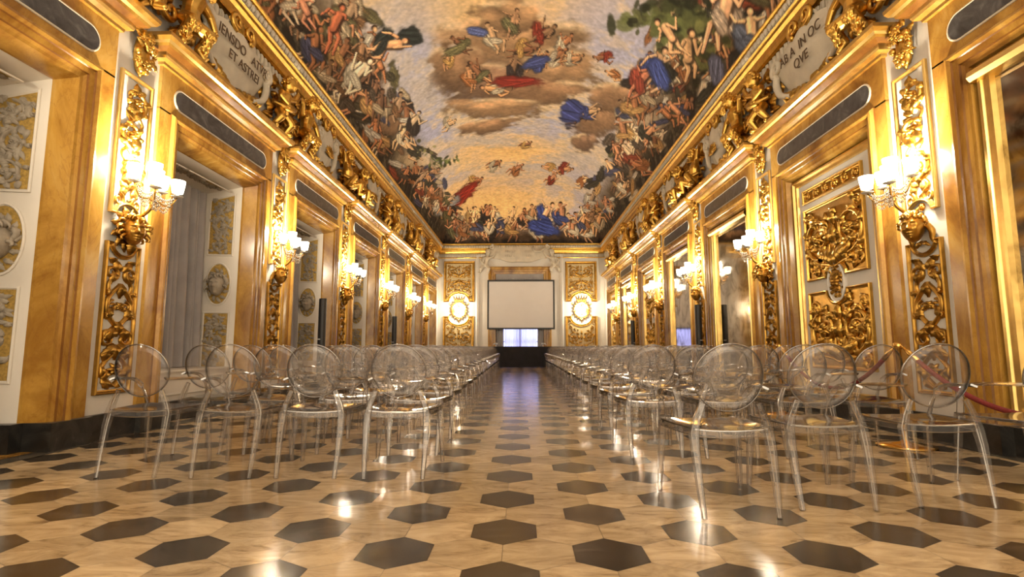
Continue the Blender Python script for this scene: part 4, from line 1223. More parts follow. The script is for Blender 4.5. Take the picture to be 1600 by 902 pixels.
def medallion(cu, label):
    root = thing('mirror_sconce', label, 'wall lamp', (cu, YF, 2.78), 0, 'round wall lights of the far wall')
    g = MB(); g.lathe([(0.0, 0.02), (0.30, 0.02), (0.34, 0.035)], 28, (0, 0, 0), axis='y'); g.obj('reflector_plate', 'gold_pale', root)
    w = MB()
    w.sweep(oval(0, 0, 0.36, 0.42), [(0.04, 0.0), (0.035, 0.05), (0.0, 0.06), (-0.03, 0.02)], lambda x, y, h: W(x, y, h), True)
    for k in range(20):
        a = 2 * PI * k / 20; leaf(w, 0.37 * math.cos(a), 0.43 * math.sin(a), a + 1.0, 0.14, 0.04, 0.06, 0.8, 0.02)
    for sx in (-1, 1):
        half_tube(w, spiral(0.44 * sx, 0.30, 0.07, 1.2, -PI / 2, sx, 14, .3), 0.015); half_tube(w, spiral(0.44 * sx, -0.3, 0.07, 1.2, PI / 2, -sx, 14, .3), 0.015)
    leaf(w, 0, -0.42, -PI / 2, 0.2, 0.07, 0.08)
    w.obj('wreath', 'gold_pale', root)
    c = MB(); c.sweep([(-0.22, 0.46), (0.22, 0.46)], [(0.03, 0.0), (0.03, 0.06), (-0.03, 0.06), (-0.03, 0.0)], lambda x, y, h: W(x, y, h))
    for k in range(5): leaf(c, -0.2 + 0.1 * k, 0.49, PI / 2 + (2 - k) * 0.22, 0.17, 0.045, 0.06, 0, 0.02); dome(c, (-0.2 + 0.1 * k) * 1.3, 0.66 - 0.02 * abs(k - 2), 0.02, 0.05)
    c.obj('crown', 'gold', root)
    shp = MB(); shp.lathe([(0.042, -0.055), (0.05, 0.0), (0.058, 0.06), (0.05, 0.06), (0.04, -0.052)], 16); sm_ = shp.mesh('shade', ['shade'])
    for du in (-0.13, 0.0, 0.13):
        s = link('shade', sm_, root); s.location = W(du, 0.02 - abs(du) * 0.5 + 0.02, 0.20)
        a = MB(); a.tube([W(0, -0.2, 0.03), W(du * .5, -0.2, 0.14), W(du, -0.12, 0.2), W(du, -0.05 - abs(du) * 0.3, 0.2)], 0.012, 7); a.obj('arm', 'brass', root)
    lamp_light(root, W(0, 0.0, 0.33), LAMP_W * 0.5, 0.07)
medallion(-3.19, 'lit gilded wreath light with crown on the far wall, left of the screen')
medallion(2.95, 'lit gilded wreath light with crown on the far wall, right of the screen')

# doorway in the far wall: niche moulding, marble architrave, daylit window behind sheer curtains
def far_door():
    n = MB(); n.sweep([(-2.12, 0.0), (-2.12, 5.40), (1.84, 5.40), (1.84, 0.0)], [(0.22, 0.0), (0.215, 0.05), (0.16, 0.07), (0.06, 0.05), (0.05, 0.02), (0.0, 0.0)], lambda x, y, h: W(x, y, h))
    o = n.obj('trim_%d' % n_trim, 'plaster'); o.location = (0, YF, 0); tag(o, kind='structure')
    a = MB(); a.sweep([(-1.36, 0.0), (-1.36, 4.60), (1.08, 4.60), (1.08, 0.0)], [(-0.02, -0.3), (-0.01, 0.03), (0.10, 0.04), (0.11, 0.07), (0.2, 0.075), (0.21, 0.1), (0.31, 0.12), (0.35, 0.10), (0.36, 0.0)], lambda x, y, h: W(x, y, h))
    d = a.obj('window_8', 'amber'); d.location = (0, YF, 0); tag(d, kind='structure')
    p = MB(); p.box(-1.45, 1.17, 0.30, 0.33, 0.0, 4.7); p.obj('lit_pane', 'pane', d)
    m = MB()
    for u in (-1.40, -0.14, 1.12): m.box(u - 0.05, u + 0.05, 0.26, 0.30, 0.0, 4.7)
    for v in (1.2, 2.4, 3.6): m.box(-1.4, 1.12, 0.26, 0.30, v - 0.03, v + 0.03)
    m.obj('window_bars', 'wood', d)
    pl = MB(); pl.box(-1.33, 1.05, -0.02, 0.10, 3.9, 4.62); pl.box(-1.22, 0.95, -0.11, 0.0, 4.02, 4.40)
    for k in range(24): pl.ball((-1.17 + 0.09 * k, -0.115, 4.33), (0.03, 0.02, 0.03), 6, 4)
    rect_frame(pl, -1.15, 0.88, 4.06, 4.27, [(0, 0.11), (-0.02, 0.13), (-0.03, 0.11)])
    o = pl.obj('curtain_pelmet', 'curtain'); o.location = (0, YF, 0); tag(o, 'grey carved pelmet above the projection screen on the far wall', 'pelmet')
    for a_, b_, lab, mt in ((-1.47, -0.93, 'grey drape at the left side of the far daylit window', 'curtain'), (-0.92, -0.155, 'bluish sheer curtain, left half of the far window', 'sheer'),
                            (-0.125, 0.72, 'bluish sheer curtain, right half of the far window', 'sheer'), (0.73, 1.19, 'grey drape at the right side of the far daylit window', 'curtain')):
        me = curtain_mesh((b_ - a_) / 2, 0.02, 4.6, 4 if mt == 'curtain' else 7, int(a_ * 10) + 40, 0.035, mt)
        c = link('curtain', me); c.location = ((a_ + b_) / 2, YF + 0.17, 0); tag(c, lab, 'curtain', 'curtains of the far window')
far_door()

# projection screen hung in front of the doorway
def screen():
    root = thing('projection_screen', 'large blank projection screen with black border before the far window', 'screen', (0, YF - 0.22, 0))
    u0, u1, v0, v1 = -1.75, 1.60, 1.80, 4.26
    f = MB(); rect_frame(f, u0, u1, v0, v1, [(0, 0.0), (0, 0.05), (-0.075, 0.05), (-0.08, 0.03)]); f.box(u0, u1, -0.012, 0.0, v0, v1); f.obj('border', 'black', root)
    s = MB(); s.box(u0 + 0.075, u1 - 0.075, -0.03, -0.014, v0 + 0.075, v1 - 0.075); s.obj('screen_surface', 'screen', root)
    b = MB()
    for u in (-1.55, 1.4): b.box(u - 0.03, u + 0.03, 0.0, 0.13, 3.9, 3.98); b.box(u - 0.03, u + 0.03, 0.0, 0.13, 2.1, 2.18)
    b.obj('wall_bracket', 'black', root)
screen()

# long table under a black cloth
def table():
    root = thing('head_table', 'long table under a floor-length black cloth before the screen', 'table', (-0.02, 24.3, 0))
    t = MB(); t.box(-3.0, 3.0, -0.36, 0.36, 0.925, 0.945); t.obj('tabletop', 'wood', root)
    for sx in (-1, 1):
        for sy in (-1, 1):
            l = MB(); l.box(2.8 * sx - 0.03, 2.8 * sx + 0.03, 0.3 * sy - 0.03, 0.3 * sy + 0.03, 0, 0.925); l.obj('leg', 'black', root)
    c = MB(); rows = []
    per = []
    hw, hd = 3.03, 0.39
    for i in range(120): per.append((-hw + 2 * hw * i / 120, -hd))
    for i in range(16): per.append((hw, -hd + 2 * hd * i / 16))
    for i in range(120): per.append((hw - 2 * hw * i / 120, hd))
    for i in range(16): per.append((-hw, hd - 2 * hd * i / 16))
    for j in range(7):
        z = 0.955 - 0.945 * j / 6; a = 0.035 * (j / 6)
        rows.append([(x * (1 + a * .3 + 0.004 * math.sin(i * 0.9) * j / 6), y * (1 + a) - 0.02 * (j / 6) * math.sin(i * 0.8) * (1 if abs(y) >= hd else 0), z) for i, (x, y) in enumerate(per)])
    c.grid(rows, 0, True, True); c.add(rows[0], [list(range(len(per)))], 0, False)
    cl = c.obj('tablecloth', 'black_cloth'); cl.location = root.location; tag(cl, 'floor-length black cloth over the long table before the screen', 'tablecloth')
table()
def cup():
    mb = MB(); mb.lathe([(0.0, 0), (0.05, 0.0), (0.06, 0.01), (0.02, 0.02), (0.018, 0.06), (0.05, 0.08), (0.075, 0.12), (0.08, 0.16), (0.07, 0.16), (0.05, 0.1), (0.0, 0.09)], 14)
    mb.tube([(0.07, 0, 0.14), (0.11, 0, 0.13), (0.13, 0, 0.10), (0.15, 0, 0.04)], [0.015, 0.02, 0.018, 0.01], 6)
    return mb.mesh('white_vase', ['white_item'])
cm_ = cup()
for x, l, r in ((-1.24, 'small white vase at the left end of the far window, on the black cloth', PI), (0.95, 'small white vase at the right end of the far window, on the black cloth', 0)):
    o = link('white_vase', cm_); o.location = (x, 24.5, 0.956); o.rotation_euler = (0, 0, r); tag(o, l, 'vase', 'white vases on the black table')

# ------------------------------------------------------------------ stucco figures and cartouches above the cornices
def skin_body(mb, J, B, s=1.0):
    """limbs as overlapping tapered capsules; the whole is fused by remeshing"""
    for a, b in B:
        pa, ra = Vector(J[a][:3]), J[a][3]; pb, rb = Vector(J[b][:3]), J[b][3]
        n = 5; mb.tube([pa.lerp(pb, i / n) for i in range(n + 1)], [ra + (rb - ra) * i / n for i in range(n + 1)], 10)
    for k, q in J.items(): mb.ball(q[:3], q[3], 10, 7)

def hand(mb, p, d, s=0.05):
    p = Vector(p); d = Vector(d).normalized(); side = d.cross(Vector((0, 1, 0.3))).normalized(); nrm = side.cross(d)
    mb.ball(p, (s * .6, s * .6, s * .6), 8, 6)
    for k in range(4):
        o = p + side * s * 0.3 * (k - 1.5); L = s * (1.1, 1.3, 1.25, 1.0)[k]
        mb.tube([o, o + d * L * .6 + side * .004 * (k - 1.5), o + d * L + nrm * L * .35], [s * .17, s * .16, s * .12], 6)
    mb.tube([p + side * s * .4, p + side * s * .75 + d * s * .4, p + side * s * .8 + d * s * .8], [s * .2, s * .17, s * .13], 6)

def putto(pose):
    mb = MB()
    if pose == 0:      # sits on the cornice leaning on one hand, other arm holding up a scroll
        J = dict(hip=(0, -0.16, 0.16, .10), wst=(0.02, -0.15, 0.29, .088), chs=(0.05, -0.15, 0.42, .10), nck=(0.07, -0.16, 0.53, .045),
                 sl=(-0.06, -0.15, 0.46, .05), el=(-0.19, -0.17, 0.33, .042), hl=(-0.22, -0.20, 0.17, .032),
                 sr=(0.15, -0.15, 0.46, .05), er=(0.25, -0.18, 0.53, .042), hr=(0.27, -0.17, 0.68, .03),
                 tl=(-0.07, -0.18, 0.15, .075), kl=(-0.13, -0.36, 0.20, .058), fl=(-0.13, -0.33, 0.02, .038), al=(-0.13, -0.41, 0.0, .03),
                 tr=(0.08, -0.18, 0.15, .075), kr=(0.16, -0.34, 0.24, .058), fr=(0.24, -0.27, 0.08, .038), ar=(0.27, -0.34, 0.05, .03))
        hd = ((0.09, -0.19, 0.65), Euler((0.15, 0.2, 0.5)))
    elif pose == 1:    # stands astride, twisting, one arm across a garland
        J = dict(hip=(0, -0.17, 0.33, .092), wst=(-0.02, -0.17, 0.43, .082), chs=(-0.06, -0.17, 0.55, .098), nck=(-0.08, -0.18, 0.65, .045),
                 sl=(-0.17, -0.17, 0.58, .048), el=(-0.29, -0.20, 0.62, .04), hl=(-0.36, -0.22, 0.74, .03),
                 sr=(0.05, -0.17, 0.58, .048), er=(0.16, -0.22, 0.48, .04), hr=(0.10, -0.30, 0.38, .03),
                 tl=(-0.06, -0.17, 0.29, .075), kl=(-0.14, -0.25, 0.17, .055), fl=(-0.11, -0.17, 0.03, .035), al=(-0.13, -0.25, 0.01, .03),
                 tr=(0.07, -0.17, 0.29, .075), kr=(0.15, -0.24, 0.18, .055), fr=(0.20, -0.15, 0.04, .035), ar=(0.24, -0.22, 0.02, .03))
        hd = ((-0.10, -0.21, 0.77), Euler((0.1, -0.15, -0.5)))
    else:              # bearded satyr: sturdier, goat legs, arms spread
        J = dict(hip=(0, -0.17, 0.34, .10), wst=(0.02, -0.16, 0.46, .09), chs=(0.05, -0.17, 0.60, .115), nck=(0.06, -0.19, 0.71, .052),
                 sl=(-0.08, -0.17, 0.65, .055), el=(-0.22, -0.20, 0.57, .045), hl=(-0.30, -0.24, 0.69, .034),
                 sr=(0.18, -0.17, 0.65, .055), er=(0.30, -0.2, 0.56, .045), hr=(0.33, -0.24, 0.42, .034),
                 tl=(-0.07, -0.18, 0.31, .09), kl=(-0.14, -0.30, 0.24, .07), fl=(-0.13, -0.17, 0.10, .042), al=(-0.15, -0.22, 0.02, .035),
                 tr=(0.08, -0.18, 0.31, .09), kr=(0.17, -0.30, 0.25, .07), fr=(0.17, -0.17, 0.10, .042), ar=(0.20, -0.22, 0.02, .035))
        hd = ((0.07, -0.23, 0.83), Euler((0.2, 0.1, 0.35)))
    B = [('hip', 'wst'), ('wst', 'chs'), ('chs', 'nck'), ('chs', 'sl'), ('sl', 'el'), ('el', 'hl'), ('chs', 'sr'), ('sr', 'er'), ('er', 'hr'),
         ('hip', 'tl'), ('tl', 'kl'), ('kl', 'fl'), ('fl', 'al'), ('hip', 'tr'), ('tr', 'kr'), ('kr', 'fr'), ('fr', 'ar')]
    skin_body(mb, J, B)
    for a, b in (('el', 'hl'), ('er', 'hr')): hand(mb, J[b][:3], Vector(J[b][:3]) - Vector(J[a][:3]), 0.055)
    head(mb, hd[0], 0.235 if pose < 2 else 0.24, 'curls' if pose < 2 else 'wild', hd[1], 5 + pose, 60, 44)
    if pose == 2:
        r_ = random.Random(3)
        for k in range(26):
            p = Vector(hd[0]) + Vector((0.03 + r_.uniform(-.05, .05), -0.085 + r_.uniform(-.02, .03), -0.085)); mb.tube([p, p + Vector((r_.uniform(-.02, .02), -.03, -.06)), p + Vector((0.0, -.01, -.12))], [.018, .015, .005], 6, 0, True, 3)
        for k in range(40):
            a, b = random.choice((('tl', 'kl'), ('kl', 'fl'), ('tr', 'kr'), ('kr', 'fr'))); t = r_.random(); p = Vector(J[a][:3]).lerp(Vector(J[b][:3]), t); rr = J[a][3] + (J[b][3] - J[a][3]) * t
            an = r_.uniform(0, 6.3); q = p + Vector((math.cos(an) * rr, -abs(math.sin(an)) * rr, 0)); mb.tube([q, q + Vector((0, -.02, -.04)), q + Vector((0.01, 0, -.08))], [.022, .018, .006], 5)
    # cloth or garland wound round the body, and a scroll behind that ties the figure to the wall
    mb2 = MB()
    if pose < 2:
        P = [Vector((0.16, -0.10, 0.30 + 0.1 * pose)), Vector((0.05, -0.28, 0.22 + 0.12 * pose)), Vector((-0.12, -0.26, 0.28 + 0.12 * pose)), Vector((-0.20, -0.10, 0.42 + 0.1 * pose)), Vector((-0.16, -0.03, 0.62 + 0.1 * pose))]
        mb2.tube(P, [.03, .05, .05, .045, .02], 10, 0, True, 5)
        for k in range(3): mb2.tube([p + Vector((0, -.04, .02 * k - .03)) for p in P], [.01, .018, .018, .015, .008], 6, 0, True, 5)
    sp = spiral(0.24, 0.72, 0.10, 1.5, -PI / 2, 1, 26, 0.22) if pose == 0 else spiral(-0.22 if pose else 0.22, 0.30, 0.12, 1.4, PI / 2, 1, 26, 0.22)
    mb2.tube([W(p[0], p[1], 0.09 + 0.03 * i / 26) for i, p in enumerate(sp)], [0.045 - 0.0009 * i for i in range(27)], 8)
    for a in range(20): leaf(mb2, random.uniform(-.36, .36), random.uniform(0.05, 0.8), random.uniform(0, 6.28), 0.24, 0.075, 0.10, random.uniform(-1.3, 1.3), 0.01)
    for a in range(5): dome(mb2, random.uniform(-.34, .34), random.uniform(0.05, 0.75), 0.045, 0.08, 0.01)
    return remeshed('gilded_figure', mb, 0.0062, 'gold'), mb2.mesh('drapery_and_scrolls', ['gold_old'])
put_me = [putto(p) for p in range(3)]
poses = ['seated gilded cherub with raised arm', 'standing gilded cherub with drapery', 'bearded gilded satyr with spread arms']
ZF = 4.475
for side in ('left', 'right'):
    for k in range(0, 6):
        for q, (dy, p) in enumerate(((-0.47, (0, 1)[k % 2]), (0.47, (2, 2, 0)[k % 3]))):
            me, me2 = put_me[p]
            o = link('gilded_figure', me); d = link('drapery', me2, o)
            on_wall(o, side, PIL(k) + dy, ZF, 0.03); s = 1.13 + 0.04 * ((k * 7 + q * 3) % 3)
            flip = -1 if (q == 0) == (side == 'left') else 1
            o.scale = (s * flip, s, s)
            tag(o, '%s above the %s pilaster, %s side, %s wall' % (poses[p], ORD[k], 'near' if q == 0 else 'far', side), 'statue', 'gilded stucco figures')

def cartouche(kind, lines):
    """kind 0: broad rolled scroll with lettering; kind 1: narrower shield with a gilded shell"""
    root = thing('cartouche')
    hw, hh = (0.78, 0.36) if kind == 0 else (0.42, 0.40)
    b = MB(); rows = []
    for i in range(29):
        t = i / 28 * 2 - 1; row = []
        wv = hh * (1 - 0.22 * abs(t) ** 2.2 + 0.06 * math.cos(4 * PI * t)) * (1 - 0.55 * max(0, abs(t) - 0.85) / 0.15)
        for j in range(11):
            s = j / 10 * 2 - 1
            row.append(W(t * hw, 0.02 + s * wv + 0.05 * t * t, 0.13 + 0.07 * (1 - s * s) + 0.05 * math.cos(2.4 * t) - 0.04 + 0.06 * s))
        rows.append(row)
    b.grid(rows, 0, True)
    back = [[(p[0], 0.01, p[2]) for p in (r[0], r[-1])] for r in rows]
    b.grid([[r[0], (r[0][0], 0.0, r[0][2])] for r in rows]); b.grid([[(r[-1][0], 0.0, r[-1][2]), r[-1]] for r in rows])
    b.obj('shield', 'stucco', root)
    e = MB()
    for sx in (-1, 1):
        sp = spiral(sx * hw * 0.98, 0.22, 0.13, 1.6, -PI / 2, sx, 24, 0.18)
        e.tube([W(p[0], p[1], 0.17) for p in sp], [0.05 - 0.001 * i for i in range(25)], 8)
        e.tube([W(sx * hw * 0.98, 0.09, 0.17), W(sx * hw * 1.04, -0.05, 0.15), W(sx * hw * 0.92, -0.24, 0.14), W(sx * hw * 0.6, -0.36, 0.12)], [0.05, 0.055, 0.05, 0.03], 8, 0, True, 4)
        sp = spiral(sx * hw * 0.35, 0.40, 0.09, 1.3, PI, -sx, 18, 0.2)
        e.tube([W(p[0], p[1], 0.14) for p in sp], [0.035 - 0.001 * i for i in range(19)], 7)
    e.obj('scroll_edge', 'stucco', root)
    g = MB()
    for k in range(9):
        a = PI / 2 + (k - 4) * 0.30; leaf(g, 0.0, 0.36, a, 0.30, 0.055, 0.10, 0, 0.10, 1)
    for sx in (-1, 1):
        sp = spiral(sx * 0.17, 0.50, 0.13, 1.4, -PI / 2 if sx > 0 else -PI / 2, sx, 22, 0.25); g.tube([W(p[0], p[1], 0.20) for p in sp], [0.04 - 0.0008 * i for i in range(23)], 8)
        for q in range(5): leaf(g, sx * hw * (0.25 + 0.17 * q), -0.33 + 0.03 * q, -PI / 2 - sx * 0.5 + random.uniform(-.5, .5), 0.22, 0.08, 0.10, sx * 0.9, 0.06)
        leaf(g, sx * hw * 1.02, 0.05, PI / 2 - sx * 1.2, 0.24, 0.08, 0.1, sx, 0.05); dome(g, sx * hw * 0.7, -0.36, 0.05, 0.12, 0.05)
    if kind == 1:
        for k in range(9):
            a = PI / 2 + (k - 4) * 0.36; leaf(g, 0, -0.12, a, 0.24, 0.04, 0.05, 0, 0.20, 1)
    g.obj('gilded_ornament', 'gold', root)
    for i, (tx, u, v, sz) in enumerate(lines):
        o = link('inscription', text_mesh(tx, sz), root); o.location = W(u, v, 0.235 + 0.0 * i); o.rotation_euler = (0.1, 0, 0)
    return root
c_left = cartouche(0, [('IENSDO', -0.30, 0.14, 0.19), ('ATVR', 0.42, 0.14, 0.18), ('ET ASTREI', 0.02, -0.08, 0.18)])
c_right = cartouche(0, [('AB A  IN OC', 0.02, 0.14, 0.19), ('QVE', 0.05, -0.09, 0.19)])
c_sh = cartouche(1, [])
fs = True
for side, c0 in (('left', c_left), ('right', c_right)):
    for k in range(0, 6):
        if k == 0: o = c0; lab = 'pale scroll cartouche with Latin lettering above the nearest bay of the %s wall' % side
        else:
            o = c_sh if fs else dup(c_sh); fs = False
            lab = 'pale cartouche with gilded shell above the %s bay of the %s wall' % (ORD[k], side)
        on_wall(o, side, BAY(k) - (0.05 if k == 0 else 0), 5.0, 0.02)
        tag(o, lab, 'cartouche', 'stucco cartouches')

# white banner held by two white putti over the far door
def banner():
    root = thing('stucco_banner', 'white unrolled stucco banner with faint lettering above the far doorway', 'banner', (-0.13, YF - 0.02, 5.58))
    mb = MB(); rows = []
    for i in range(41):
        t = i / 40 * 2 - 1; row = []
        for j in range(9):
            s = j / 8
            v = 0.36 + 0.06 * abs(t) ** 3 + 0.02 * math.cos(9 * t) - s * (0.78 - 0.28 * t * t)
            row.append(W(t * 1.5, v, 0.20 + 0.05 * math.sin(PI * s) + 0.05 * math.cos(3 * t) + 0.03 * math.cos(11 * t) * s))
        rows.append(row)
    mb.grid(rows, 0, True); mb.grid([[(p[0], -0.06, p[2]) for p in r] for r in rows], 0, True)
    mb.grid([[r[0], (r[0][0], -0.06, r[0][2])] for r in rows]); mb.grid([[r[-1], (r[-1][0], -0.06, r[-1][2])] for r in rows])
    mb.obj('cloth', 'stucco', root)
    r = MB()
    for sx in (-1, 1):
        sp = spiral(1.42 * sx, 0.36, 0.12, 1.3, PI / 2, sx, 18, 0.3); r.tube([W(p[0], p[1], 0.22) for p in sp], [0.06 - 0.001 * i for i in range(19)], 8)
    fold = [W(0.65, 0.34, 0.28), W(0.75, 0.12, 0.34), W(1.0, 0.10, 0.34), W(1.3, 0.3, 0.3)]
    r.tube(fold, [0.05, 0.07, 0.06, 0.05], 8); r.obj('rolled_edge', 'stucco', root)
    marks = MB()
    for row, (v, n) in enumerate(((0.12, 15), (-0.10, 13))):
        for q in range(n):
            u = -0.72 + 1.35 * q / n; marks.box(u, u + 0.012, -0.285, -0.245, v - 0.045, v + 0.045)
            if q % 2: marks.box(u, u + 0.05, -0.285, -0.245, v + 0.035, v + 0.045)
            if q % 3: marks.box(u, u + 0.05, -0.285, -0.245, v - 0.045, v - 0.035)
    marks.obj('lettering', 'relief', root)
banner()
wp = []
for p in (0, 1):
    me = put_me[p][0].copy(); me.materials.clear(); me.materials.append(M['stucco']); wp.append(me)
for x, z, p, fl, lab in ((-1.86, 4.60, 1, -1, 'white stucco cherub holding the left end of the banner'), (1.60, 4.60, 1, 1, 'white stucco cherub holding the right end of the banner')):
    o = link('stucco_cherub', wp[p]); o.location = (x, YF - 0.02, z); o.scale = (1.35 * fl, 1.35, 1.35); tag(o, lab, 'statue', 'white cherubs of the banner')

# ------------------------------------------------------------------ column loudspeakers
def speaker():
    root = thing('column_speaker')
    b = MB(); b.box(-0.21, 0.21, -0.21, 0.21, 0.0, 0.36); b.box(-0.195, 0.195, -0.225, -0.21, 0.02, 0.34); b.obj('bass_cabinet', 'black', root)
    c = MB(); P = [(0.075 * math.cos(2 * PI * k / 20), 0.07 * math.sin(2 * PI * k / 20)) for k in range(20)]
    c.grid([[(p[0] * s, p[1] * s, z) for p in P] for s, z in ((1, 0.36), (1, 1.09), (0.97, 1.095), (0.97, 1.105), (1, 1.11), (1, 1.845), (0.9, 1.86), (0.0, 1.862))], 0, False, True); c.obj('tower', 'black', root)
    m = MB(); m.box(-0.03, 0.03, -0.076, -0.07, 1.06, 1.075); m.obj('badge', 'white_item', root)
    return root
sp0 = speaker()
for i, (x, y, lab) in enumerate(((-3.9, 10.05, 'black column speaker standing by the second left window bay'), (-3.93, 15.9, 'black column speaker farther away by the left wall'),
                                (3.93, 11.70, 'tall black column speaker beside the second mirror on the right wall'), (3.92, 18.6, 'black column speaker farther away by the right wall'))):
    o = sp0 if i == 0 else dup(sp0); o.location = (x, y, 0.002); o.rotation_euler = (0, 0, 0.35 if x > 0 else -0.35); tag(o, lab, 'speaker', 'column speakers')

# ------------------------------------------------------------------ rope barrier
def post():
    root = thing('barrier_post')
    b = MB(); b.lathe([(0.0, 0.002), (0.235, 0.002), (0.24, 0.008), (0.235, 0.016), (0.15, 0.03), (0.05, 0.045), (0.03, 0.06), (0.0, 0.06)], 36); b.obj('base', 'brass', root)
    c = MB(); c.lathe([(0.026, 0.05), (0.026, 0.90), (0.034, 0.905), (0.036, 0.93), (0.034, 0.955), (0.0, 0.958)], 20); c.obj('pole', 'brass', root)
    for s in (-1, 1):
        r = MB(); r.tube([(0, s * 0.03, 0.925), (0, s * 0.055, 0.93), (0, s * 0.06, 0.905), (0, s * 0.04, 0.90)], 0.006, 6); r.obj('hook_ring', 'brass', root)
    return root
p0 = post(); posts = [(3.55, 5.02), (3.52, 7.25), (3.84, 2.75)]
for i, (x, y) in enumerate(posts):
    o = p0 if i == 0 else dup(p0); o.location = (x, y, 0)
    tag(o, ['brass rope barrier post behind the clear chairs at right', 'farther brass rope barrier post by the carved door at right', 'brass rope barrier post just outside the right edge'][i], 'barrier post', 'brass barrier posts')
def rope(a, b, sag, label):
    root = thing('barrier_rope', label, 'rope', (0, 0, 0), 0, 'red velvet barrier ropes')
    A, B = Vector((*a, 0.915)), Vector((*b, 0.915)); d = (B - A).normalized(); A += d * 0.06; B -= d * 0.06
    P = [A.lerp(B, i / 30) - Vector((0, 0, sag * 4 * (i / 30) * (1 - i / 30))) for i in range(31)]
    m = MB(); m.tube(P[2:-2], 0.021, 10)
    m.obj('velvet_cord', 'velvet', root)
    for seg in (P[0:3], P[-3:]):
        e = MB(); e.tube(seg, [0.012, 0.024, 0.024] if seg is not P[-3:] else 0.022, 10); e.obj('brass_end', 'brass', root)
rope(posts[0], posts[1], 0.46, 'red velvet rope sagging from the brass post towards the carved door')
rope(posts[0], posts[2], 0.50, 'red velvet rope sagging from the brass post towards the viewer at right')

# ------------------------------------------------------------------ the clear chairs
def bar(mb, path, sizes, up=(0, 1, 0)):
    """bevelled rectangular bar along a path; sizes (width, depth); the bevels carry the edge material"""
    P = [Vector(p) for p in path]; rows = []
    for i, p in enumerate(P):
        t = (P[min(i + 1, len(P) - 1)] - P[max(i - 1, 0)]).normalized(); u = Vector(up)
        a = t.cross(u).normalized(); b = a.cross(t).normalized(); w, d = sizes[i] if isinstance(sizes, list) else sizes
        c = min(0.0042, min(w, d) * 0.3); hw, hd = w / 2, d / 2
        sec = [(hw, -hd + c), (hw, hd - c), (hw - c, hd), (-hw + c, hd), (-hw, hd - c), (-hw, -hd + c), (-hw + c, -hd), (hw - c, -hd)]
        rows.append([p + a * x + b * y for x, y in sec])
    n = 8; o = len(mb.v)
    for r in rows: mb.v.extend([tuple(q) for q in r])
    for i in range(len(rows) - 1):
        for k in range(n):
            mb.f.append([o + i * n + k, o + i * n + (k + 1) % n, o + (i + 1) * n + (k + 1) % n, o + (i + 1) * n + k]); mb.m.append(k % 2); mb.s.append(False)
    mb.f.append([o + k for k in range(n)][::-1]); mb.m.append(1); mb.s.append(False)
    mb.f.append([o + (len(rows) - 1) * n + k for k in range(n)]); mb.m.append(1); mb.s.append(False)

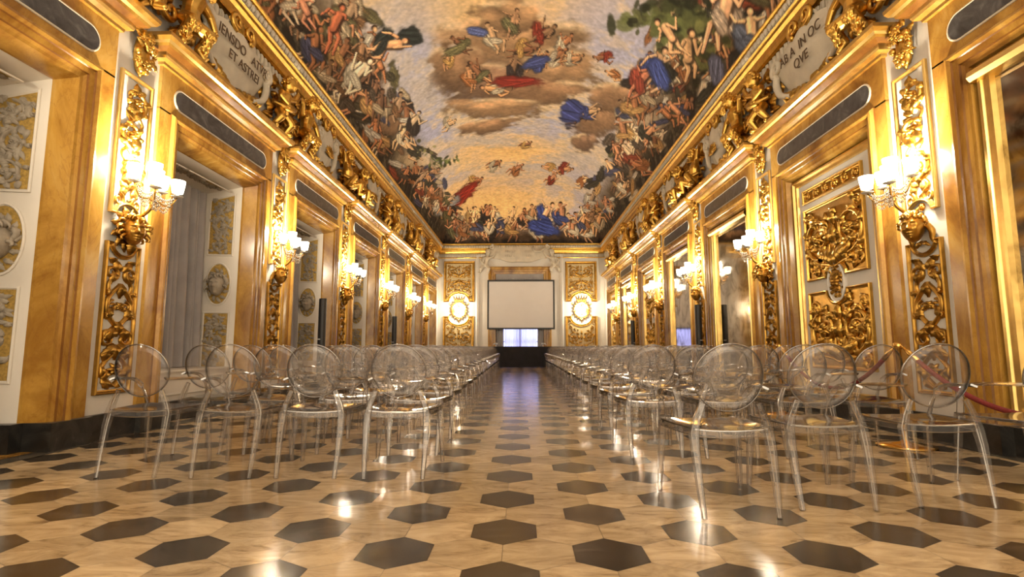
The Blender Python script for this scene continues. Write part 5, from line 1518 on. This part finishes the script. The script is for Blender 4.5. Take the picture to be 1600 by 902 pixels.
def chair_parts():
    out = []
    # oval back: a slightly dished slab with a rounded rim
    mb = MB(); N = 48
    def pt(r, a, off):
        x, z = 0.207 * r * math.cos(a), 0.197 * r * math.sin(a)
        y = -0.245 - 0.22 * z - 0.05 * (1 - (x / 0.21) ** 2) * 0.5 + 0.03
        return (x, y + off, 0.742 + z)
    T = 0.0055
    prof = [(0.0001, -T), (0.35, -T), (0.7, -T), (0.965, -T), (0.965, T), (0.7, T), (0.35, T), (0.0001, T)]
    mb.grid([[pt(r, 2 * PI * k / N, o) for k in range(N)] for r, o in prof], 0, True, True)
    rm = MB(); rp = [(0.968 + 0.022 * math.cos(2 * PI * q / 8), 0.0066 * math.sin(2 * PI * q / 8)) for q in range(9)]
    rm.grid([[pt(r, 2 * PI * k / N, o) for k in range(N)] for r, o in rp], 1, True, True)
    out.append(('back_rim', rm))
    out.append(('backrest', mb))
    # seat: shallow dish with a downturned rim
    mb = MB(); NS = 12
    def edge(t, s):
        y = -0.225 + 0.475 * t; hw = 0.205 + 0.055 * math.sin(min(1, t * 1.1) * PI / 2) - 0.012 * max(0, t - 0.85) / 0.15
        x = s * hw; y += 0.025 * (1 - s * s) * (1 if t > 0.5 else 0) * (t - .5) * 2
        z = 0.452 - 0.020 * (1 - s ** 4) * math.sin(PI * t) + 0.012 * s * s
        return x, y, z
    top = [[edge(i / NS, j / 6 - 1) for j in range(13)] for i in range(NS + 1)]
    mb.grid(top, 0, True); mb.grid([[(p[0] * .985, p[1], p[2] - 0.008) for p in r][::-1] for r in top], 0, True)
    rim = [top[0][j] for j in range(13)] + [top[i][12] for i in range(1, NS + 1)] + [top[NS][j] for j in range(11, -1, -1)] + [top[i][0] for i in range(NS - 1, 0, -1)]
    c = Vector((0, 0.0, 0))
    lip = [(1, 0), (1.014, -0.004), (1.016, -0.010), (1.015, -0.041), (1.012, -0.047), (0.985, -0.047), (0.985, -0.008)]
    for i, m_ in enumerate((1, 1, 0, 1, 1, 0)):
        mb.grid([[(p[0] * q, p[1] * q, p[2] + dz) for p in rim] for q, dz in lip[i:i + 2]], m_, False, True)
    out.append(('seat', mb))
    for s in (-1, 1):
        mb = MB()
        bar(mb, [(0.262 * s, 0.262, 0.0), (0.255 * s, 0.250, 0.16), (0.246 * s, 0.236, 0.34), (0.240 * s, 0.225, 0.445)], [(0.026, 0.026), (0.033, 0.033), (0.040, 0.042), (0.046, 0.048)]); out.append(('leg', mb))
        mb = MB()
        bar(mb, [(0.205 * s, -0.305, 0.0), (0.212 * s, -0.275, 0.16), (0.216 * s, -0.242, 0.34), (0.213 * s, -0.222, 0.435), (0.196 * s, -0.222, 0.505), (0.158 * s, -0.226, 0.60)],
            [(0.026, 0.024), (0.034, 0.030), (0.044, 0.038), (0.048, 0.042), (0.040, 0.032), (0.034, 0.018)]); out.append(('leg', mb))
        mb = MB()
        pa = [(0.196 * s, -0.248, 0.685), (0.235 * s, -0.15, 0.682), (0.268 * s, -0.03, 0.676), (0.283 * s, 0.08, 0.664), (0.280 * s, 0.135, 0.640), (0.268 * s, 0.165, 0.595), (0.255 * s, 0.19, 0.53), (0.246 * s, 0.21, 0.45)]
        up_ = (0.3 * s, -0.5, 1)
        SZ = [(0.036, 0.012), (0.036, 0.012), (0.038, 0.012), (0.040, 0.013), (0.040, 0.014), (0.040, 0.014), (0.040, 0.015), (0.042, 0.018)]
        pa2, w_ = smooth_path(pa, [q[0] for q in SZ], 3); _, d_ = smooth_path(pa, [q[1] for q in SZ], 3)
        bar(mb, pa2, list(zip(w_, d_)), up=up_); out.append(('armrest', mb))
    return out
parts = chair_parts()
pm = [(n, mb.mesh(n, ['clear', 'clear_edge'])) for n, mb in parts]
allmb = MB()
for n, mb in parts: allmb.join(mb)
whole = allmb.mesh('clear_armchair', ['clear', 'clear_edge'])

def chair(x, y, rz, near, label):
    if near:
        o = thing('clear_armchair', None, None, (x, y, 0.002), rz)
        bk = None
        for n, me in pm[1:] + pm[:1]:
            q = link(n, me, bk if n == 'back_rim' else o)
            if n == 'backrest': bk = q
    else:
        o = link('clear_armchair', whole); o.location = (x, y, 0.002); o.rotation_euler = (0, 0, rz)
    tag(o, label, 'chair', 'clear armchairs in rows')
r_ = random.Random(12)
REAR = 0.30
for r in range(20):
    for c in range(4):
        y = 3.74 + REAR + 0.80 * r + r_.uniform(-.02, .02); x = -0.92 - 0.625 * c - 0.011 * r + r_.uniform(-.01, .01)
        if r == 0: x = (-0.905, -1.52, -2.125, -2.80)[c]; y = 3.73 + REAR
        chair(x, y, r_.uniform(-.02, .02), r < 10, 'clear plastic armchair, left block, %s row from the viewer, %s from the aisle' % (ORD[r].replace('nearest', 'first'), ORD[c].replace('nearest', 'first')))
for r in range(20):
    for c in range(4):
        y = 4.44 + REAR + 0.81 * (r - 1) + r_.uniform(-.02, .02); x = 1.10 + 0.64 * c + r_.uniform(-.02, .02); rz = r_.uniform(-.02, .02)
        if r == 0: x, y, rz = ((1.155, 2.93 + REAR, 0.06), (1.78, 3.085 + REAR, 0.0), (2.50, 3.15 + REAR, -0.03), (3.27, 3.22 + REAR, 0.03))[c]
        if c == 3 and r > 0: x += 0.03
        chair(x, y, rz, r < 10, 'clear plastic armchair, right block, %s row from the viewer, %s from the aisle' % (ORD[r].replace('nearest', 'first'), ORD[c].replace('nearest', 'first')))
